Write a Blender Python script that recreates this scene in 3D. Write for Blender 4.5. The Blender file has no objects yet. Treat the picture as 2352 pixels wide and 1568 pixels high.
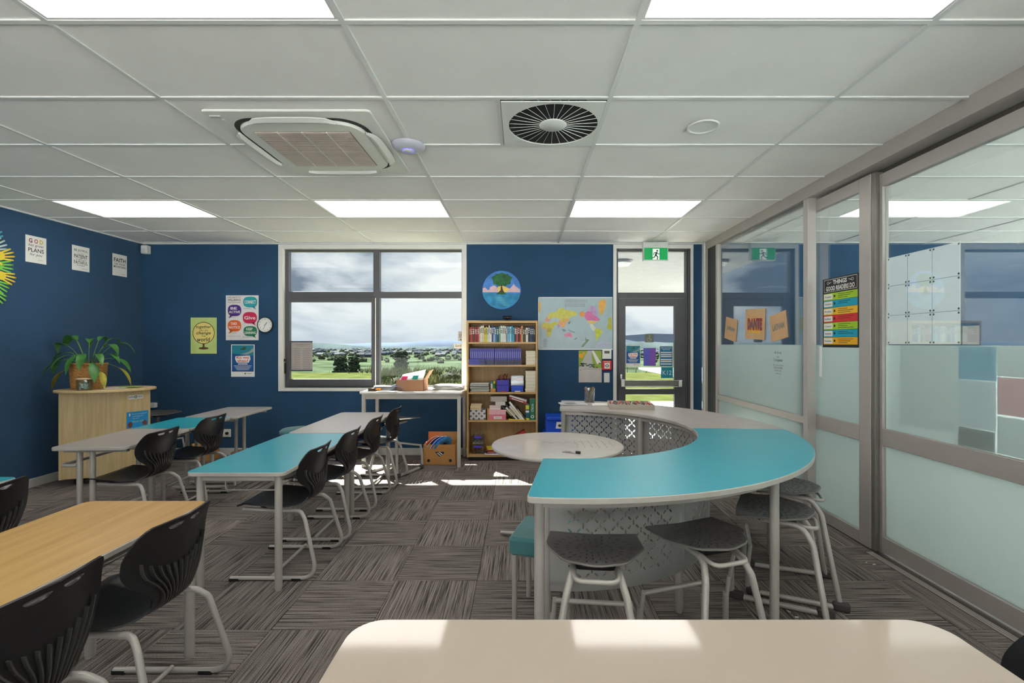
import bpy, math, random
from math import sin, cos, pi, radians as R, sqrt, atan2
from mathutils import Vector, Matrix
from mathutils.geometry import delaunay_2d_cdt
random.seed(7)
scene = bpy.context.scene
col = scene.collection

# ------------------------------------------------------------ camera, world, sun, exposure
CH = 1.45          # camera height
cam = bpy.data.cameras.new('camera'); camo = bpy.data.objects.new('camera', cam); col.objects.link(camo)
camo.location = (0, 0, CH); camo.rotation_euler = (pi/2, 0, 0)
cam.sensor_width = 36; cam.lens = 1091/2352*36
cam.shift_x = -23/2352; cam.shift_y = 5/2352
cam.clip_start = .02; cam.clip_end = 9000
scene.camera = camo
vs = scene.view_settings
vs.view_transform = 'Standard'; vs.look = 'None'; vs.gamma = 1; vs.use_curve_mapping = False
vs.exposure = 1.26
scene.cycles.max_bounces = 10; scene.cycles.diffuse_bounces = 5; scene.cycles.glossy_bounces = 4
scene.cycles.transmission_bounces = 6; scene.cycles.transparent_max_bounces = 12
scene.cycles.sample_clamp_indirect = 6
scene.cycles.caustics_reflective = False; scene.cycles.caustics_refractive = False

def s2l(c):
    return tuple((x/12.92 if x <= .04045 else ((x+.055)/1.055)**2.4) for x in c)
def rgb(r, g, b): return s2l((r/255, g/255, b/255)) + (1,)

SKY = .44
PANEL = 2.7
w = bpy.data.worlds.new('world'); scene.world = w; w.use_nodes = True
nt = w.node_tree; N = nt.nodes; L = nt.links
for n in list(N): N.remove(n)
out = N.new('ShaderNodeOutputWorld'); bg = N.new('ShaderNodeBackground'); L.new(bg.outputs[0], out.inputs[0])
tc = N.new('ShaderNodeTexCoord')
sep = N.new('ShaderNodeSeparateXYZ'); L.new(tc.outputs['Generated'], sep.inputs[0])
mp = N.new('ShaderNodeMapping'); mp.inputs['Scale'].default_value = (1, 1, 2.4); mp.inputs['Location'].default_value = (.35, .1, .62)
L.new(tc.outputs['Generated'], mp.inputs[0])
no = N.new('ShaderNodeTexNoise'); no.inputs['Scale'].default_value = 3.1; no.inputs['Detail'].default_value = 7; no.inputs['Roughness'].default_value = .52
no.inputs['Distortion'].default_value = .25
L.new(mp.outputs[0], no.inputs[0])
cr = N.new('ShaderNodeValToRGB'); L.new(no.outputs[0], cr.inputs[0])
e = cr.color_ramp.elements
e[0].position = .46; e[0].color = rgb(255, 255, 255); e[1].position = .60; e[1].color = rgb(132, 144, 162)
m_ = cr.color_ramp.elements.new(.53); m_.color = rgb(214, 220, 229)
# paler towards the horizon
hz = N.new('ShaderNodeMapRange'); hz.inputs[1].default_value = .0; hz.inputs[2].default_value = .10; hz.inputs[3].default_value = .8; hz.inputs[4].default_value = 0
L.new(sep.outputs[2], hz.inputs[0])
mx = N.new('ShaderNodeMix'); mx.data_type = 'RGBA'; L.new(hz.outputs[0], mx.inputs[0]); L.new(cr.outputs[0], mx.inputs[6]); mx.inputs[7].default_value = rgb(226, 233, 243)
L.new(mx.outputs[2], bg.inputs[0]); bg.inputs[1].default_value = SKY

sun = bpy.data.lights.new('sun', 'SUN'); sun.energy = 15.0; sun.angle = R(.6); sun.color = (1, .97, .92)
suno = bpy.data.objects.new('sun', sun); col.objects.link(suno); suno.location = (-6, 14, 12)
suno.rotation_euler = Vector((.8, -1, -1.82)).to_track_quat('-Z', 'Y').to_euler()

# ------------------------------------------------------------ materials
MAT = {}
def M(name, c, rough=.5, metal=0, var=.06, scale=9, bump=0, bscale=60, spec=.5, coat=0, emit=0, stretch=None, sheen=0):
    if name in MAT: return MAT[name]
    m = bpy.data.materials.new(name); MAT[name] = m; m.use_nodes = True
    nt = m.node_tree; p = nt.nodes['Principled BSDF']
    c = rgb(*c)
    tc = nt.nodes.new('ShaderNodeTexCoord'); mp = nt.nodes.new('ShaderNodeMapping'); nt.links.new(tc.outputs['Object'], mp.inputs[0])
    if stretch: mp.inputs['Scale'].default_value = stretch
    n = nt.nodes.new('ShaderNodeTexNoise'); n.inputs['Scale'].default_value = scale; n.inputs['Detail'].default_value = 4
    nt.links.new(mp.outputs[0], n.inputs[0])
    r = nt.nodes.new('ShaderNodeValToRGB'); nt.links.new(n.outputs[0], r.inputs[0])
    a, b = r.color_ramp.elements; a.position = .3; b.position = .7
    a.color = tuple(x*(1-var) for x in c[:3])+(1,); b.color = tuple(min(1, x*(1+var)) for x in c[:3])+(1,)
    nt.links.new(r.outputs[0], p.inputs['Base Color'])
    p.inputs['Roughness'].default_value = rough; p.inputs['Metallic'].default_value = metal
    p.inputs['Specular IOR Level'].default_value = spec; p.inputs['Coat Weight'].default_value = coat; p.inputs['Coat Roughness'].default_value = .28
    p.inputs['Sheen Weight'].default_value = sheen
    if emit:
        nt.links.new(r.outputs[0], p.inputs['Emission Color']); p.inputs['Emission Strength'].default_value = emit
    if bump:
        n2 = nt.nodes.new('ShaderNodeTexNoise'); n2.inputs['Scale'].default_value = bscale; n2.inputs['Detail'].default_value = 3
        nt.links.new(mp.outputs[0], n2.inputs[0])
        bn = nt.nodes.new('ShaderNodeBump'); bn.inputs['Strength'].default_value = bump; bn.inputs['Distance'].default_value = .01
        nt.links.new(n2.outputs[0], bn.inputs['Height']); nt.links.new(bn.outputs[0], p.inputs['Normal'])
    return m

def fresnel(nt):
    f = nt.nodes.new('ShaderNodeFresnel'); g = nt.nodes.new('ShaderNodeNewGeometry'); m = nt.nodes.new('ShaderNodeMath'); m.operation = 'MULTIPLY_ADD'
    m.inputs[1].default_value = 1/1.5-1.5; m.inputs[2].default_value = 1.5; nt.links.new(g.outputs['Backfacing'], m.inputs[0]); nt.links.new(m.outputs[0], f.inputs[0])
    return f
def glass_mat(name, tint, refl, rough=0.0, base=0.0):
    m = bpy.data.materials.new(name); MAT[name] = m; m.use_nodes = True
    nt = m.node_tree; nt.nodes.clear()
    o = nt.nodes.new('ShaderNodeOutputMaterial'); mix = nt.nodes.new('ShaderNodeMixShader')
    t = nt.nodes.new('ShaderNodeBsdfTransparent'); t.inputs[0].default_value = tint
    g = nt.nodes.new('ShaderNodeBsdfGlossy'); g.inputs['Roughness'].default_value = rough
    f = fresnel(nt)
    mu = nt.nodes.new('ShaderNodeMath'); mu.operation = 'MULTIPLY_ADD'; mu.use_clamp = True; mu.inputs[1].default_value = refl; mu.inputs[2].default_value = base
    nt.links.new(f.outputs[0], mu.inputs[0]); nt.links.new(mu.outputs[0], mix.inputs[0])
    nt.links.new(t.outputs[0], mix.inputs[1]); nt.links.new(g.outputs[0], mix.inputs[2]); nt.links.new(mix.outputs[0], o.inputs[0])
    return m
GLASS_W = glass_mat('window_glass', (.93, .96, .95, 1), .22)
GLASS_P = glass_mat('partition_glass', (.88, .93, .92, 1), 2.2, base=.05)
GLASS_J = glass_mat('jar_glass', (.86, .92, .92, 1), 1.0, base=.05)

def frosted_mat():
    m = bpy.data.materials.new('frosted_glass'); m.use_nodes = True; nt = m.node_tree; nt.nodes.clear()
    o = nt.nodes.new('ShaderNodeOutputMaterial')
    rf = nt.nodes.new('ShaderNodeBsdfRefraction'); rf.inputs['Color'].default_value = (.80, .88, .86, 1); rf.inputs['Roughness'].default_value = .32; rf.inputs['IOR'].default_value = 1.25
    df = nt.nodes.new('ShaderNodeBsdfDiffuse'); df.inputs[0].default_value = rgb(228, 238, 234)
    tl = nt.nodes.new('ShaderNodeBsdfTranslucent'); tl.inputs[0].default_value = rgb(236, 250, 245)
    gl = nt.nodes.new('ShaderNodeBsdfGlossy'); gl.inputs['Roughness'].default_value = .28
    n = nt.nodes.new('ShaderNodeTexNoise'); n.inputs['Scale'].default_value = 2
    a = nt.nodes.new('ShaderNodeMixShader'); a.inputs[0].default_value = .5; nt.links.new(df.outputs[0], a.inputs[1]); nt.links.new(tl.outputs[0], a.inputs[2])
    b = nt.nodes.new('ShaderNodeMixShader'); b.inputs[0].default_value = .58; nt.links.new(a.outputs[0], b.inputs[1])
    tp = nt.nodes.new('ShaderNodeBsdfTransparent'); tp.inputs[0].default_value = (.86, .93, .91, 1); b2 = nt.nodes.new('ShaderNodeMixShader'); b2.inputs[0].default_value = .45
    nt.links.new(tp.outputs[0], b2.inputs[1]); nt.links.new(rf.outputs[0], b2.inputs[2]); nt.links.new(b2.outputs[0], b.inputs[2])
    c = nt.nodes.new('ShaderNodeMixShader'); f = fresnel(nt); nt.links.new(f.outputs[0], c.inputs[0])
    nt.links.new(b.outputs[0], c.inputs[1]); nt.links.new(gl.outputs[0], c.inputs[2]); nt.links.new(c.outputs[0], o.inputs[0])
    return m
FROST = frosted_mat()
def thin(m, c, k=.5):
    nt = m.node_tree; p = nt.nodes['Principled BSDF']; o = nt.nodes['Material Output']
    t = nt.nodes.new('ShaderNodeBsdfTranslucent'); t.inputs[0].default_value = rgb(*c); x = nt.nodes.new('ShaderNodeMixShader'); x.inputs[0].default_value = k
    nt.links.new(p.outputs[0], x.inputs[1]); nt.links.new(t.outputs[0], x.inputs[2]); nt.links.new(x.outputs[0], o.inputs[0]); return m

def wood(name, c1, c2, axis='z', rough=.45, scale=3, contrast=1):
    m = bpy.data.materials.new(name); m.use_nodes = True; nt = m.node_tree; p = nt.nodes['Principled BSDF']
    tc = nt.nodes.new('ShaderNodeTexCoord'); mp = nt.nodes.new('ShaderNodeMapping'); nt.links.new(tc.outputs['Object'], mp.inputs[0])
    s = {'z': (14, 14, .9), 'x': (.9, 14, 14), 'y': (14, .9, 14)}[axis]; mp.inputs['Scale'].default_value = s
    n = nt.nodes.new('ShaderNodeTexNoise'); n.inputs['Scale'].default_value = scale; n.inputs['Detail'].default_value = 6; n.inputs['Distortion'].default_value = .4
    nt.links.new(mp.outputs[0], n.inputs[0])
    r = nt.nodes.new('ShaderNodeValToRGB'); nt.links.new(n.outputs[0], r.inputs[0]); a, b = r.color_ramp.elements; a.position = .32; b.position = .68
    a.color = rgb(*c1); b.color = rgb(*c2); nt.links.new(r.outputs[0], p.inputs['Base Color']); p.inputs['Roughness'].default_value = rough
    return m
WOOD_CAB = wood('beech_veneer', (205, 178, 128), (222, 198, 150))
WOOD_SHELF = wood('shelf_veneer', (186, 150, 95), (204, 168, 112))
WOOD_YEL = wood('maple_laminate', (182, 140, 76), (202, 164, 98), axis='y', rough=.35, scale=1.6)

def carpet_mat():
    m = bpy.data.materials.new('striped_carpet'); m.use_nodes = True; nt = m.node_tree; p = nt.nodes['Principled BSDF']
    tc = nt.nodes.new('ShaderNodeTexCoord'); oi = nt.nodes.new('ShaderNodeObjectInfo')
    mp = nt.nodes.new('ShaderNodeMapping'); mp.inputs['Scale'].default_value = (80, 1.3, 1)
    cmb = nt.nodes.new('ShaderNodeVectorMath'); cmb.operation = 'MULTIPLY_ADD'; cmb.inputs[1].default_value = (37, 53, 0)
    nt.links.new(oi.outputs['Random'], cmb.inputs[0]); nt.links.new(tc.outputs['Object'], cmb.inputs[2])
    # keep the tile's own coordinates, offset by its random number
    nt.links.new(cmb.outputs[0], mp.inputs[0])
    n = nt.nodes.new('ShaderNodeTexNoise'); n.inputs['Scale'].default_value = 1.6; n.inputs['Detail'].default_value = 2.5; n.inputs['Roughness'].default_value = .75
    nt.links.new(mp.outputs[0], n.inputs[0])
    r = nt.nodes.new('ShaderNodeValToRGB'); nt.links.new(n.outputs[0], r.inputs[0])
    el = r.color_ramp.elements; el[0].position = .40; el[0].color = rgb(70, 64, 60); el[1].position = .62; el[1].color = rgb(152, 144, 138)
    k = el.new(.47); k.color = rgb(120, 112, 107)
    n2 = nt.nodes.new('ShaderNodeTexNoise'); n2.inputs['Scale'].default_value = 260; n2.inputs['Detail'].default_value = 2
    nt.links.new(tc.outputs['Object'], n2.inputs[0])
    mr = nt.nodes.new('ShaderNodeMapRange'); mr.inputs[1].default_value = .3; mr.inputs[2].default_value = .7; mr.inputs[3].default_value = .55; mr.inputs[4].default_value = 1.4
    nt.links.new(n2.outputs[0], mr.inputs[0])
    mr2 = nt.nodes.new('ShaderNodeMapRange'); mr2.inputs[3].default_value = .88; mr2.inputs[4].default_value = 1.12; nt.links.new(oi.outputs['Random'], mr2.inputs[0])
    mm = nt.nodes.new('ShaderNodeMath'); mm.operation = 'MULTIPLY'; nt.links.new(mr.outputs[0], mm.inputs[0]); nt.links.new(mr2.outputs[0], mm.inputs[1])
    mul = nt.nodes.new('ShaderNodeVectorMath'); mul.operation = 'SCALE'; nt.links.new(r.outputs[0], mul.inputs[0]); nt.links.new(mm.outputs[0], mul.inputs['Scale'])
    nt.links.new(mul.outputs[0], p.inputs['Base Color']); p.inputs['Roughness'].default_value = .95; p.inputs['Specular IOR Level'].default_value = .15
    bn = nt.nodes.new('ShaderNodeBump'); bn.inputs['Strength'].default_value = .5; bn.inputs['Distance'].default_value = .003
    nt.links.new(n.outputs[0], bn.inputs['Height']); nt.links.new(bn.outputs[0], p.inputs['Normal'])
    return m
CARPET = carpet_mat()

WALLBLUE = M('blue_wall_lining', (20, 68, 104), .78, var=.10, scale=2.2, bump=.25, bscale=350, sheen=.25)
WHITE = M('white_paint', (222, 220, 214), .5, var=.02)
TRIMW = M('white_trim', (225, 224, 220), .45, var=.02)
ALU = M('silver_aluminium', (184, 177, 172), .4, .2, var=.03)
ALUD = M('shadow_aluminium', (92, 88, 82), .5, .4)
DARKF = M('charcoal_aluminium', (84, 84, 88), .45, .2, var=.04)
TILE = M('ceiling_tile_board', (240, 237, 233), .92, var=.02, scale=4, bump=.15, bscale=300)
TBAR = M('ceiling_grid_metal', (222, 222, 220), .28, .0, var=.01)
BLACKP = M('black_plastic', (24, 24, 26), .34, var=.1, scale=20, bump=.05, bscale=500)
BLACKG = M('black_gloss', (16, 16, 17), .25)
RUBBER = M('black_rubber', (20, 20, 20), .7)
TUBE = M('grey_powdercoat', (182, 177, 170), .32, .15, var=.03, coat=.2)
TEAL = M('teal_laminate', (36, 170, 190), .34, var=.03, scale=3, coat=.6)
LGREY = M('pale_grey_laminate', (186, 177, 172), .34, var=.02, scale=3, coat=.6)
EDGE = M('grey_edge_band', (186, 181, 173), .4)
WBOARD = M('gloss_whiteboard_laminate', (194, 180, 165), .07, var=.02, scale=2)
STEEL = M('grey_steel_panel', (172, 171, 168), .38, .2, var=.03)
PAPER = M('white_paper', (236, 234, 228), .8, var=.02)
INK = M('black_ink', (34, 34, 36), .7)
CARD = M('brown_cardboard', (196, 142, 82), .85, var=.06)
CARD2 = M('tan_cardboard', (176, 130, 96), .85, var=.06)
CLEARP = glass_mat('clear_plastic', (.86, .88, .9, 1), 1.2, rough=.1, base=.06)

# ------------------------------------------------------------ mesh helpers
def fillet(pts, r, n=5, closed=False):
    P = [Vector(p) for p in pts]; out = []
    rng = range(len(P))
    for i in rng:
        if not closed and i in (0, len(P)-1): out.append(P[i]); continue
        a, b, c = P[i-1], P[i], P[(i+1) % len(P)]
        d1 = (a-b); d2 = (c-b); l1, l2 = d1.length, d2.length
        if l1 < 1e-6 or l2 < 1e-6: out.append(b); continue
        d1.normalize(); d2.normalize(); ang = d1.angle(d2)
        rr = r[i] if isinstance(r, (list, tuple)) else r
        if rr <= 0 or abs(ang-pi) < .05: out.append(b); continue
        t = min(rr/math.tan(ang/2), l1*.48, l2*.48)
        p0, p1 = b+d1*t, b+d2*t
        for k in range(n+1):
            s = k/n; out.append(p0*(1-s)**2 + b*2*s*(1-s) + p1*s*s)
    return out

class MB:
    def __init__(s): s.v = []; s.f = []; s.sm = []
    def add(s, v, f, smooth=False):
        o = len(s.v); s.v += [tuple(x) for x in v]; s.f += [tuple(i+o for i in q) for q in f]; s.sm += [smooth]*len(f); return s
    def box(s, x0, x1, y0, y1, z0, z1, mtx=None):
        v = [Vector(p) for p in ((x0,y0,z0),(x1,y0,z0),(x1,y1,z0),(x0,y1,z0),(x0,y0,z1),(x1,y0,z1),(x1,y1,z1),(x0,y1,z1))]
        if mtx: v = [mtx @ p for p in v]
        return s.add(v, [(0,3,2,1),(4,5,6,7),(0,1,5,4),(1,2,6,5),(2,3,7,6),(3,0,4,7)])
    def cbox(s, c, d, rz=0, rx=0, ry=0):
        m = Matrix.Translation(c) @ Matrix.Rotation(rz, 4, 'Z') @ Matrix.Rotation(ry, 4, 'Y') @ Matrix.Rotation(rx, 4, 'X')
        return s.box(-d[0]/2, d[0]/2, -d[1]/2, d[1]/2, -d[2]/2, d[2]/2, m)
    def tube(s, pts, r, n=10, closed=False, flat=1.0, cap=True):
        P = [Vector(p) for p in pts]; k = len(P); rings = []
        T = []
        for i in range(k):
            a = P[i-1] if (i or closed) else P[0]; b = P[(i+1) % k] if (i < k-1 or closed) else P[-1]
            t = (b-a); T.append(t.normalized() if t.length > 1e-9 else Vector((0,0,1)))
        up = Vector((0,0,1)) if abs(T[0].z) < .9 else Vector((1,0,0))
        x = T[0].cross(up).normalized()
        for i in range(k):
            x = (x - T[i]*x.dot(T[i])); x = x.normalized() if x.length > 1e-6 else T[i].orthogonal().normalized()
            y = T[i].cross(x); rr = r[i] if isinstance(r, (list, tuple)) else r
            rings.append([P[i] + x*cos(2*pi*j/n)*rr + y*sin(2*pi*j/n)*rr*flat for j in range(n)])
        v = [p for q in rings for p in q]; f = []
        for i in range(k if closed else k-1):
            for j in range(n):
                a = i*n+j; b = i*n+(j+1) % n; c = ((i+1) % k)*n+(j+1) % n; d = ((i+1) % k)*n+j; f.append((a, d, c, b))
        s.add(v, f, True)
        if cap and not closed:
            s.add(rings[0], [tuple(range(n))]); s.add(rings[-1], [tuple(reversed(range(n)))])
        return s
    def cyl(s, p0, p1, r0, r1=None, n=20):
        return s.tube([p0, p1], [r0, r0 if r1 is None else r1], n)
    def lathe(s, prof, n=32, c=(0,0,0), smooth=True):
        v = []; f = []; k = len(prof)
        for (r, z) in prof:
            for j in range(n): v.append((c[0]+r*cos(2*pi*j/n), c[1]+r*sin(2*pi*j/n), c[2]+z))
        for i in range(k-1):
            for j in range(n): f.append((i*n+j, i*n+(j+1) % n, (i+1)*n+(j+1) % n, (i+1)*n+j))
        s.add(v, f, smooth)
        if prof[0][0] > 1e-5: s.add([v[j] for j in range(n)], [tuple(reversed(range(n)))])
        if prof[-1][0] > 1e-5: s.add([v[(k-1)*n+j] for j in range(n)], [tuple(range(n))])
        return s
    def slab(s, out, z0, z1, ch=0.0):
        """extruded outline (counter-clockwise), small chamfer top and bottom"""
        n = len(out); P = [Vector((p[0], p[1])) for p in out]; ins = []
        if ch:
            for i in range(n):
                t = (P[(i+1) % n]-P[i-1]); t = t.normalized() if t.length > 1e-9 else Vector((1,0)); ins.append(P[i] + Vector((-t.y, t.x))*ch)
            L_ = [(ins, z0), (P, z0+ch), (P, z1-ch), (ins, z1)]
        else: L_ = [(P, z0), (P, z1)]
        v = [(p.x, p.y, z) for (q, z) in L_ for p in q]; f = []
        for i in range(len(L_)-1):
            for j in range(n): f.append((i*n+j, i*n+(j+1) % n, (i+1)*n+(j+1) % n, (i+1)*n+j))
        f.append(tuple(reversed(range(n)))); f.append(tuple(range((len(L_)-1)*n, len(L_)*n)))
        return s.add(v, f)
    def poly(s, pts, d=0):      # print on a wall board: local x right, z up, facing -y
        return s.add([(p[0], -d, p[1]) for p in pts], [tuple(range(len(pts)))])
    def rect(s, x0, x1, z0, z1, d=0): return s.poly([(x0,z0),(x1,z0),(x1,z1),(x0,z1)], d)
    def disc(s, x, z, rx, rz=None, d=0, n=28, a0=0, a1=2*pi):
        rz = rx if rz is None else rz
        return s.poly([(x+rx*cos(a0+(a1-a0)*i/n), z+rz*sin(a0+(a1-a0)*i/n)) for i in range(n)], d)
    def ring(s, x, z, r0, r1, d=0, n=36):
        v = [(x+r*cos(2*pi*i/n), -d, z+r*sin(2*pi*i/n)) for r in (r0, r1) for i in range(n)]
        return s.add(v, [(i, (i+1) % n, n+(i+1) % n, n+i) for i in range(n)])
    def line(s, a, b, wd, d=0):
        a = Vector(a); b = Vector(b); t = (b-a); t = t.normalized() if t.length > 0 else Vector((1,0)); q = Vector((-t.y, t.x))*wd/2
        return s.poly([a-q, b-q, b+q, a+q], d)
    def text(s, body, cx, cz, wd=None, h=None, d=0, shear=0, bold=0):
        v, f = text_mesh(body, shear, bold)
        xs = [p[0] for p in v]; ys = [p[1] for p in v]; x0, x1, y0, y1 = min(xs), max(xs), min(ys), max(ys)
        sx = wd/(x1-x0) if wd else None; sz = h/(y1-y0) if h else None
        sx = sx or sz; sz = sz or sx
        return s.add([(cx+(p[0]-(x0+x1)/2)*sx, -d, cz+(p[1]-(y0+y1)/2)*sz) for p in v], f)
    def build(s, name, mat, parent=None, loc=None, rot=None, bevel=0, mods=None):
        me = bpy.data.meshes.new(name); me.from_pydata(s.v, [], s.f); me.materials.append(mat)
        me.polygons.foreach_set('use_smooth', s.sm)
        o = bpy.data.objects.new(name, me); col.objects.link(o)
        if parent: o.parent = parent
        if loc: o.location = loc
        if rot: o.rotation_euler = rot
        if bevel:
            b = o.modifiers.new('bevel', 'BEVEL'); b.width = bevel; b.segments = 2; b.limit_method = 'ANGLE'; b.angle_limit = R(40); b.harden_normals = False
        return o
_tx = {}
def text_mesh(body, shear=0, bold=0):
    k = (body, shear, bold)
    if k not in _tx:
        c = bpy.data.curves.new('lettering', 'FONT'); c.body = body; c.size = 1; c.shear = shear; c.offset = bold; c.resolution_u = 2
        o = bpy.data.objects.new('lettering', c); me = o.to_mesh()
        _tx[k] = ([tuple(v.co) for v in me.vertices], [tuple(p.vertices) for p in me.polygons])
        o.to_mesh_clear(); bpy.data.objects.remove(o); bpy.data.curves.remove(c)
    return _tx[k]

def thing(name, label=None, cat=None, loc=(0,0,0), rz=0, group=None, kind=None):
    o = bpy.data.objects.new(name, None); col.objects.link(o); o.location = loc; o.rotation_euler = (0, 0, rz); o.empty_display_size = .1
    return tag(o, label, cat, group, kind)
def tag(o, label=None, cat=None, group=None, kind=None):
    if label: o['label'] = label
    if cat: o['category'] = cat
    if group: o['group'] = group
    if kind: o['kind'] = kind
    return o
def copy_tree(o, parent=None):
    c = o.copy(); col.objects.link(c)
    c.parent = parent
    for ch in list(o.children): copy_tree(ch, c)
    return c
def place(proto, loc, rz, label, group=None, first=[None]):
    """first use moves the prototype itself, later uses copy it"""
    if proto.get('_used'):
        c = copy_tree(proto)
    else: c = proto; c['_used'] = 1
    c.location = loc; c.rotation_euler = (0, 0, rz); c['label'] = label
    if group: c['group'] = group
    return c
def inside(p, poly):
    x, y = p; c = False; j = len(poly)-1
    for i in range(len(poly)):
        xi, yi = poly[i]; xj, yj = poly[j]
        if (yi > y) != (yj > y) and x < (xj-xi)*(y-yi)/(yj-yi)+xi: c = not c
        j = i
    return c
def sheet(outline, holes, step, fmap, smooth=True):
    """flat outline with real holes, triangulated and mapped into space by fmap(a, t)"""
    V = [Vector(p) for p in outline]; E = [(i, (i+1) % len(outline)) for i in range(len(outline))]
    for h in holes:
        o = len(V); V += [Vector(p) for p in h]; E += [(o+i, o+(i+1) % len(h)) for i in range(len(h))]
    xs = [p[0] for p in outline]; ys = [p[1] for p in outline]
    nx = max(1, int((max(xs)-min(xs))/step)); ny = max(1, int((max(ys)-min(ys))/step))
    bb = [(min(p[0] for p in h)-.002, max(p[0] for p in h)+.002, min(p[1] for p in h)-.002, max(p[1] for p in h)+.002) for h in holes]
    for i in range(nx+1):
        for j in range(ny+1):
            p = (min(xs)+(max(xs)-min(xs))*i/nx + .0003*((i*7+j*3) % 5), min(ys)+(max(ys)-min(ys))*j/ny + .0003*((i*3+j) % 5))
            if inside(p, outline) and not any(b[0] < p[0] < b[1] and b[2] < p[1] < b[3] for b in bb): V.append(Vector(p))
    v, ed, f, *_ = delaunay_2d_cdt(V, E, [], 0, 1e-5)
    ff = []
    for t in f:
        c = (sum(v[i].x for i in t)/len(t), sum(v[i].y for i in t)/len(t))
        if not inside(c, outline): continue
        if any(b[0] < c[0] < b[1] and b[2] < c[1] < b[3] and inside(c, h) for b, h in zip(bb, holes)): continue
        ff.append(tuple(t))
    used = sorted({i for t in ff for i in t}); mp = {i: k for k, i in enumerate(used)}
    m = MB(); m.add([fmap(v[i].x, v[i].y) for i in used], [tuple(mp[i] for i in t) for t in ff], smooth)
    return m
def solid(o, th, off=-1):
    s = o.modifiers.new('solidify', 'SOLIDIFY'); s.thickness = th; s.offset = off; s.use_even_offset = False
    return split(o)
def split(o, a=38):
    m = o.modifiers.new('edge_split', 'EDGE_SPLIT'); m.split_angle = R(a); return o
def rrect(x0, x1, y0, y1, r, n=5):
    o = []
    for (cx, cy, a) in ((x1-r, y0+r, -pi/2), (x1-r, y1-r, 0), (x0+r, y1-r, pi/2), (x0+r, y0+r, pi)):
        for k in range(n+1): t = a+pi/2*k/n; o.append((cx+r*cos(t), cy+r*sin(t)))
    return o
ORD = ['zeroth','first','second','third','fourth','fifth','sixth','seventh','eighth','ninth','tenth','eleventh','twelfth','thirteenth','fourteenth','fifteenth','sixteenth','seventeenth','eighteenth','nineteenth','twentieth']
def nth(i):
    if i <= 20: return ORD[i]
    return {2: 'twenty', 3: 'thirty', 4: 'forty'}[i//10] + '-' + ORD[i % 10] if i % 10 else {3: 'thirtieth', 4: 'fortieth'}[i//10]

# ------------------------------------------------------------ the room
XL, XR, YF, YN, HC = -4.95, 2.37, 6.2, -2.6, 2.756
# floor slab and carpet tiles (500 mm, each turned a quarter from its neighbour)
fl = thing('floor', kind='structure')
MB().box(-5.2, 7.3, -2.8, 6.4, -.12, -.006).build('slab', M('concrete_slab', (90, 86, 82), .9), fl)
tm = MB(); tm.slab(rrect(-.2488, .2488, -.2488, .2488, .004, 1), -.006, 0, .0015)
base = None
X0, Y0 = -.275, 2.91
for i in range(-10, 7):
    for j in range(-5, 8):
        x0, y0 = X0+.5*i, Y0+.5*j
        xa, xb, ya, yb = max(x0, XL), min(x0+.5, XR+.12), max(y0, YN), min(y0+.5, YF)
        if xb-xa < .02 or yb-ya < .02: continue
        rot = (i+j) % 2
        if base is None: base = tm.build('carpet_tile', CARPET, fl); o = base
        else: o = base.copy(); col.objects.link(o)
        o.location = ((xa+xb)/2, (ya+yb)/2, 0)
        sx, sy = (xb-xa)/.5, (yb-ya)/.5
        o.rotation_euler = (0, 0, rot*pi/2); o.scale = (sy, sx, 1) if rot else (sx, sy, 1)
MB().box(XL, XR+.12, YN, Y0-2.5, -.006, 0).build('carpet_strip', CARPET, fl)
MB().box(XR+.12, 7.3, -2.8, 6.2, -.006, 0).build('bounce_floor_next_room', M('bounce_vinyl', (204, 206, 202), .5), fl)  # pale finish invented to bounce more light onto the frosted panes

# ceiling: grid bars and lay-in tiles, this room and the one behind the glass
LIGHTS = [(c, 4.331) for c in (-4.33, -1.93, .47)] + [(c, 1.331) for c in (-4.33, -1.93, .47)] + [(c, -1.669) for c in (-4.33, -1.93, .47)]
cl = thing('ceiling', kind='structure')
MB().box(-5.2, 7.3, -2.8, 6.4, HC+.05, HC+.15).build('ceiling_slab', WHITE, cl)
cx_ = [-4.95, -4.33, -3.13, -1.93, -.73, .47, 1.67, 2.37]; cx2 = [2.5, 2.87, 4.07, 5.27, 6.47, 7.2]
ry = [-2.6, -2.269, -1.669, -1.069, -.469, .131, .731, 1.331, 1.931, 2.531, 3.131, 3.731, 4.331, 4.931, 5.531, 6.131, 6.2]
def tiles(xs):
    protos = {}
    for a, b in zip(xs, xs[1:]):
        for c, d in zip(ry, ry[1:]):
            if any(abs(a-l[0]) < .01 and abs(c-l[1]) < .01 for l in LIGHTS + [(5.27, 1.331), (2.87, 1.331), (5.27, -1.669), (2.87, -1.669)]): continue
            if abs(a+.73) < .01 and abs(c-2.531) < .01: a2 = -.13
            else: a2 = b
            k = (round(a2-a, 3), round(d-c, 3))
            if k not in protos:
                W_, D_ = k[0]/2, k[1]/2
                protos[k] = MB().box(-W_+.002, W_-.002, -D_+.002, D_-.002, .0, .012).build('ceiling_tile', TILE, cl); o = protos[k]
            else: o = protos[k].copy(); col.objects.link(o)
            o.location = ((a+a2)/2, (c+d)/2, HC+.006)
tiles(cx_); tiles(cx2)
def bar(x0, x1, y0, y1): MB().box(x0, x1, y0, y1, HC-.001, HC+.008).build('grid_bar', TBAR, cl)
for x in cx_[1:-1]+cx2[1:-1]: bar(x-.012, x+.012, YN, YF)
for y in ry[1:-1]:
    if abs(y-6.131) < .01: bar(XL, 7.2, y-.004, y+.004); continue
    for a, b in zip(cx_, cx_[1:]): bar(a+.012*(a != XL), b-.012*(b != XR), y-.012, y+.012)
    for a, b in zip(cx2, cx2[1:]): bar(a+.012, b-.012, y-.012, y+.012)
bar(-.142, -.118, 2.543, 3.119)
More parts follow.
